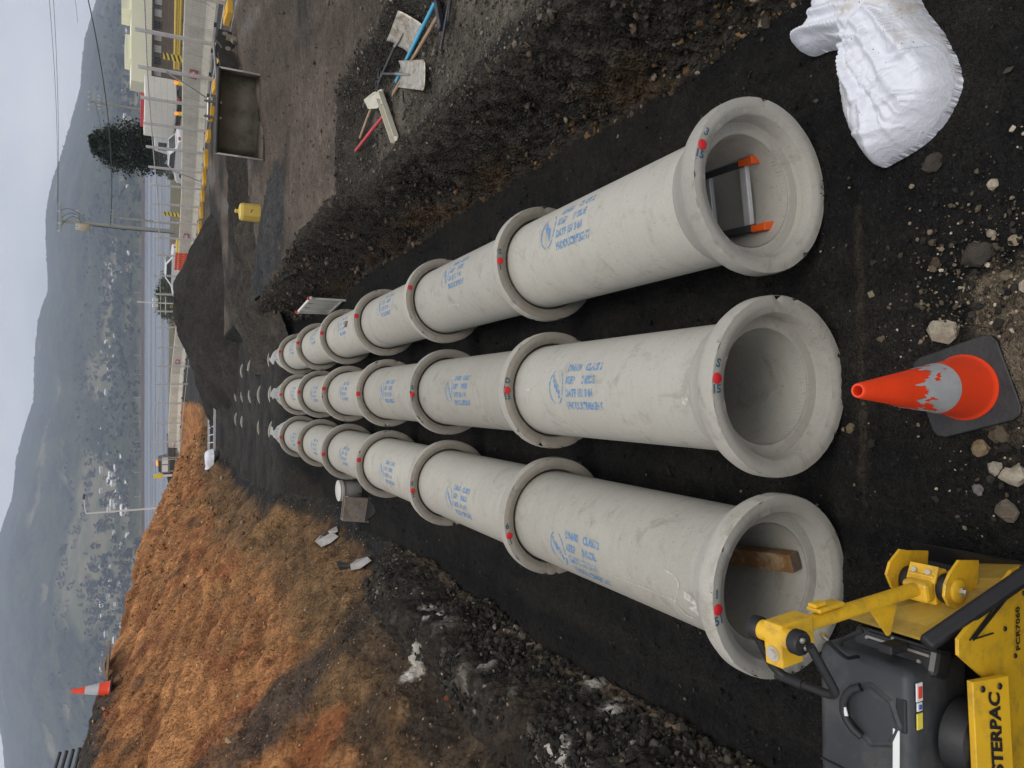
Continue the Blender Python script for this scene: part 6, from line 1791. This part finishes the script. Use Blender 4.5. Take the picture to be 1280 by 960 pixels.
# floodlight mast behind the stockpile
p_, g_ = at_r(226, 380, 62); pt, _ = at_r(171, 380, 62)
t = wthing('floodlight_mast', 'white floodlight mast rising behind the black stockpile', 'floodlight mast', (p_.x, p_.y, g_)); H_ = pt.z - g_
mb = MB(); mb.tube([(0, 0, 0), (0, 0, H_)], .045, 8); mb.build('mast', M_WHT, t)
zl_ = wat(194, 380, 62).z - g_
for s in (-.27, .22):
    mb = MB(); mb.box((s * .9 + .02, -.1, zl_), (.26, .12, .40), rotx(R(12)), 0, .02); mb.build('lamp_box', M_LABW, t)
zl_ = wat(207, 380, 62).z - g_
mb = MB(); mb.bar((-.9, 0, zl_), (.5, 0, zl_), .05, .05); mb.build('cross_bar', M_WHT, t)

# ------------------------------------------------------------------ the air
mh, nt_, b_h = nodes('hazy_air')
nt_.nodes.remove(b_h)
vp = nt_.nodes.new('ShaderNodeVolumePrincipled'); vp.inputs['Color'].default_value = (.72, .81, 1.0, 1); vp.inputs['Density'].default_value = HAZE
vp.inputs['Anisotropy'].default_value = .0
nt_.links.new(vp.outputs['Volume'], nt_.nodes['Material Output'].inputs['Volume'])
ztop = float(Z_.max()) + 8; zbot = LAKE_Z - 12
mb = MB(); mb.box((0, 1800, (ztop + zbot) / 2), (6400, 4500, ztop - zbot)); o = mb.build('haze', mh); tag(o, kind='stuff')
# ------------------------------------------------------------------ loose stones and clods
def ico(sub):
    bm = bmesh.new(); bmesh.ops.create_icosphere(bm, subdivisions=sub, radius=1)
    v = np.array([p_.co[:] for p_ in bm.verts]); f = np.array([[q_.index for q_ in p_.verts] for p_ in bm.faces]); bm.free(); return v, f
ICO1, ICO2 = ico(1), ico(2)
def stones(name, XY, size, colors, seed, m, sink=.25, flat=.7, base=ICO1, dz=0.0):
    rg = np.random.default_rng(seed); n = len(XY)
    bv, bf = base; k = len(bv)
    x, y = XY[:, 0], XY[:, 1]
    e = .02
    z = base_h(x, y)
    sx = size[:, None, None] * rg.uniform(.65, 1.35, (n, 1, 3)) * np.array([1, 1, flat])
    V = bv[None] * (1 + rg.uniform(-.32, .32, (n, k, 1))) * sx
    a = rg.uniform(0, 6.283, n); ca, sa = np.cos(a)[:, None], np.sin(a)[:, None]
    b_ = rg.uniform(-.6, .6, n); cb, sb = np.cos(b_)[:, None], np.sin(b_)[:, None]
    X = V[..., 0] * ca - V[..., 1] * sa; Y = V[..., 0] * sa + V[..., 1] * ca; Zv = V[..., 2]
    Y, Zv = Y * cb - Zv * sb, Y * sb + Zv * cb
    gx = (base_h(x + e, y) - base_h(x - e, y)) / (2 * e); nrm = np.sqrt(1 + gx ** 2)
    out = size * (1 - sink)
    W_ = np.stack([X + (x - gx / nrm * (out * .6 + dz))[:, None], Y + y[:, None], Zv + (z + (out * .6 + dz) / nrm - y * FALL)[:, None]], -1).reshape(-1, 3)
    F = (bf[None] + (np.arange(n) * k)[:, None, None]).reshape(-1, 3)
    C = np.repeat(colors, k, 0)
    o = arr_mesh(name, W_, F, m, False, C)
    return o
def pick(rg, n, cols, p=None, var=.25):
    c = np.array(cols)[rg.choice(len(cols), n, p=p)]
    return c * rg.uniform(1 - var, 1 + var, (n, 1))
ST = soil_mat('stone_surface', 120, .6, 0, contrast=.30)
rg = np.random.default_rng(3)
def lognorm(n, lo, hi, s=.55):
    return np.clip(np.exp(rg.normal(math.log(lo), s, n)), lo * .5, hi)
# clods of the right-hand cut
n = 11000
y = 1.2 + rg.random(n) ** 1.35 * 16.5; u_ = rg.random(n)
x = wall_foot(np.zeros(n), y) - .05 + (.44 * u_ + .10 * rg.random(n) * (u_ > .8))
cl = pick(rg, n, [(.034, .030, .025), (.062, .053, .043), (.090, .064, .042), (.15, .12, .09)], [.46, .32, .16, .06])
br = pick(rg, n, [(.040, .028, .017), (.105, .065, .032), (.17, .105, .052), (.24, .20, .15)], [.40, .32, .20, .08])
bm = (u_ > .02) & (u_ < .42) & (fbm(y * .9, y * .3, 48, 3) + .25 * sstep(10, 4, y) > -.05)
cl = np.where(bm[:, None], br, cl)
o = stones('loose_clods', np.stack([x, y], -1), lognorm(n, .013, .048) * (.7 + .04 * y), cl, 5, ST, .4, .75); tag(o, kind='stuff')
# clods of the broken pavement edge, left
n = 22000
y = 2.0 + rg.random(n) * 9.0; f_ = .010 + rg.random(n) ** 1.5 * .15
txn = np.interp(y, TY, TX) + .16 * fbm(y * .8, y * .2, 43, 3); cxn = np.interp(y, CY, CX)
x = txn - f_ * (txn - cxn) + .03
cl = pick(rg, n, [(.022, .020, .017), (.042, .038, .031), (.075, .066, .053), (.20, .18, .15)], [.45, .35, .16, .04])
o = stones('broken_pavement', np.stack([x, y], -1), lognorm(n, .011, .042), cl, 6, ST, .3, .8); tag(o, kind='stuff')
# stones in the clay bank
n = 4500
y = 2.0 + rg.random(n) ** 1.2 * 36; f_ = .16 + rg.random(n) * .84
txn = np.interp(y, TY, TX) + .16 * fbm(y * .8, y * .2, 43, 3); cxn = np.interp(y, CY, CX)
x = txn - f_ * (txn - cxn)
cl = pick(rg, n, [(.27, .13, .053), (.36, .19, .082), (.17, .092, .046), (.50, .36, .22), (.26, .075, .034)], [.36, .30, .14, .11, .09])
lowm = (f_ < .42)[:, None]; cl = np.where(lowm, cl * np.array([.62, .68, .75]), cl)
o = stones('clay_lumps', np.stack([x, y], -1), lognorm(n, .014, .055) * (.65 + .03 * y), cl, 7, ST, .5, .65); tag(o, kind='stuff')
# grit on the trench bed
n = 9000
y = .7 + rg.random(n) ** 1.6 * 14; x = rg.uniform(-2.4, 2.4, n); k_ = (np.hypot(x - BC.x, y - BC.y) > .42) & (np.hypot(x - CP.x, y - CP.y) > .27); x, y = x[k_], y[k_]; n = len(x)
cl = pick(rg, n, [(.013, .013, .013), (.026, .025, .023), (.055, .049, .040), (.17, .145, .11)], [.60, .28, .10, .02])
o = stones('bed_grit', np.stack([x, y], -1), lognorm(n, .0055, .022), cl, 8, ST, .3, .8, dz=.012); tag(o, kind='stuff')
# bench and haul road gravel
n = 7000
y = 2.5 + rg.random(n) * 7; x = rg.uniform(2.62, 4.2, n)
cl = pick(rg, n, [(.06, .053, .044), (.11, .098, .08), (.16, .145, .12), (.24, .22, .19)], [.34, .42, .20, .04])
o = stones('bench_gravel_stones', np.stack([x, y], -1), lognorm(n, .0065, .022), cl, 9, ST, .3, .8, dz=.01); tag(o, kind='stuff')
n = 2600
y = 5 + rg.random(n) * 15; x = 2.7 + rg.random(n) * 6.5; k_ = (y > 9.6) | (x > 4.2); x, y = x[k_], y[k_]; n = len(x)
cl = pick(rg, n, [(.085, .066, .050), (.14, .11, .085), (.22, .19, .16)], [.4, .45, .15])
o = stones('road_stones', np.stack([x, y], -1), lognorm(n, .008, .030), cl, 10, ST, .35, .7, dz=.006); tag(o, kind='stuff')
# rubble at the photographer's feet
n = 9000
y = 1.5 + rg.random(n) * 1.2; x = rg.normal(.35, .8, n); x = np.where(np.abs(x) > 2.3, rg.uniform(-.4, 1.4, n), x)
dens = np.exp(-(((x - .28) / .50) ** 2 + ((y - 1.80) / .26) ** 2)); k_ = rg.random(n) < .012 + dens
k_ &= np.hypot(x - BC.x, (y - BC.y)) > .42
k_ &= np.hypot(x - CP.x, y - CP.y) > .27; x, y = x[k_], y[k_]; n = len(x)
cl = pick(rg, n, [(.040, .036, .031), (.10, .08, .055), (.24, .19, .13), (.44, .38, .29)], [.34, .34, .22, .10])
o = stones('rubble_chips', np.stack([x, y], -1), lognorm(n, .0050, .024), cl, 11, ST, .3, .75, dz=.014); tag(o, kind='stuff')
# the larger rocks one can tell apart
ROCKS = [(1183, 413, .062, (.33, .29, .22), 'pale crumbly rock beside the base of the traffic cone'), (1226, 318, .075, (.060, .052, .042), 'dark grey rock right of the pale gravel patch'),
         (1243, 231, .030, (.36, .31, .23), 'small cream stone below the white sack'), (1168, 203, .050, (.060, .054, .045), 'flat dark clod just below the white sack'),
         (1228, 560, .042, (.20, .15, .09), 'brown stone touching the left corner of the cone base'), (1252, 543, .046, (.10, .08, .055), 'dark brown stone left of the cone base'),
         (1270, 593, .055, (.36, .32, .25), 'pale stone at the photo edge left of the cone'), (1246, 585, .036, (.28, .25, .20), 'cream stone in the rubble left of the cone'),
         (1225, 612, .026, (.17, .16, .15), 'small grey stone in the rubble left of the cone'), (1262, 640, .050, (.13, .11, .085), 'brown rock by the compactor deck'),
         (1091, 369, .024, (.24, .20, .13), 'yellowish stone right of the cone tip'), (1104, 424, .026, (.13, .10, .07), 'brown clod above the cone tip'),
         (1129, 446, .013, (.42, .40, .34), 'tiny white stone beside the cone'), (1172, 330, .026, (.075, .055, .04), 'dark stone between cone and white sack'),
         (1261, 345, .030, (.13, .105, .075), 'brown stone by the dark grey rock'), (1242, 292, .022, (.30, .26, .20), 'pale chip beside the dark grey rock'),
         (1065, 535, .030, (.15, .115, .07), 'ochre stone under the middle pipe lip'), (1272, 300, .032, (.30, .24, .16), 'tan stone at the photo edge below the sack')]
for k, (px, py, s_, c, lab) in enumerate(ROCKS):
    p_ = hit(px, py); r_ = np.random.default_rng(200 + k)
    bv, bf = ICO2
    nz_ = 1 + .42 * fbm(bv[:, 0] * 1.5 + k * 3, bv[:, 1] * 1.5 + bv[:, 2], 300 + k, 3) + .26 * fbm(bv[:, 0] * 5 + k, bv[:, 1] * 5 + bv[:, 2] * 4, 340 + k, 2) + .06 * r_.uniform(-1, 1, len(bv))
    V = bv * nz_[:, None] * s_ * .86 * np.array([1.1, .95, .62]) * r_.uniform(.85, 1.15, 3)
    V[:, 2] = np.maximum(V[:, 2], -s_ * .35)
    o = arr_mesh('rock', V, bf, ST, False, np.tile(np.array(c), (len(V), 1)) * r_.uniform(.8, 1.2, (len(V), 1)))
    o.location = W(p_.x, p_.y, p_.z + s_ * .35); o.rotation_euler = (0, 0, r_.uniform(0, 6.28))
    tag(o, lab, 'rock', 'loose rocks in the foreground')
# ------------------------------------------------------------------ sky, sun, camera
w = bpy.data.worlds.new('World'); sc.world = w; w.use_nodes = True
nt = w.node_tree; N, L = nt.nodes, nt.links
bg = N['Background']
sky = N.new('ShaderNodeTexSky'); sky.sky_type = 'NISHITA'; sky.sun_disc = False
SUN_EL, SUN_AZ = R(70), R(165)          # azimuth from +Y towards +X
sky.sun_elevation = SUN_EL; sky.sun_rotation = SUN_AZ
sky.air_density = 1.0; sky.dust_density = 2.0
tc = N.new('ShaderNodeTexCoord')
mp = N.new('ShaderNodeMapping'); mp.inputs['Scale'].default_value = (1.0, 1.0, 3.2); L.new(tc.outputs['Generated'], mp.inputs['Vector'])
n1 = N.new('ShaderNodeTexNoise'); n1.inputs['Scale'].default_value = 2.2; n1.inputs['Detail'].default_value = 7; n1.inputs['Roughness'].default_value = .55
L.new(mp.outputs['Vector'], n1.inputs['Vector'])
cr = N.new('ShaderNodeValToRGB')
cr.color_ramp.elements[0].position = .36; cr.color_ramp.elements[0].color = (SKYV * .76, SKYV * .79, SKYV * .87, 1)
cr.color_ramp.elements[1].position = .64; cr.color_ramp.elements[1].color = (SKYV * 1.22, SKYV * 1.22, SKYV * 1.23, 1)
L.new(n1.outputs['Fac'], cr.inputs['Fac'])
mx = N.new('ShaderNodeMix'); mx.data_type = 'RGBA'; mx.inputs['Factor'].default_value = .92
L.new(sky.outputs['Color'], mx.inputs['A']); L.new(cr.outputs['Color'], mx.inputs['B'])
L.new(mx.outputs['Result'], bg.inputs['Color']); bg.inputs['Strength'].default_value = .1

sl = bpy.data.lights.new('sun', 'SUN'); sl.energy = 1.45; sl.angle = R(28); sl.color = (1, .96, .90)
so = bpy.data.objects.new('sun', sl); col.objects.link(so)
sd = Vector((math.sin(SUN_AZ) * math.cos(SUN_EL), math.cos(SUN_AZ) * math.cos(SUN_EL), math.sin(SUN_EL)))
so.rotation_euler = (-sd).to_track_quat('-Z', 'Y').to_euler(); so.location = (0, 0, 60)

cam = bpy.data.cameras.new('camera'); co = bpy.data.objects.new('camera', cam); col.objects.link(co)
cam.sensor_fit = 'HORIZONTAL'; cam.sensor_width = 36; cam.lens = FPX / 1280 * 36
cam.clip_start = .05; cam.clip_end = 12000
M = (UPR @ Matrix.Rotation(R(-90), 3, 'Z')).to_4x4(); M.translation = EYE
co.matrix_world = M
sc.camera = co

sc.view_settings.view_transform = 'Standard'; sc.view_settings.look = 'None'
sc.view_settings.gamma = 1; sc.view_settings.exposure = EXPOSURE; sc.view_settings.use_curve_mapping = False
sc.cycles.use_denoising = True
sc.cycles.max_bounces = 6; sc.cycles.volume_bounces = 1; sc.cycles.transparent_max_bounces = 12
sc.cycles.use_adaptive_sampling = True; sc.cycles.adaptive_threshold = .01
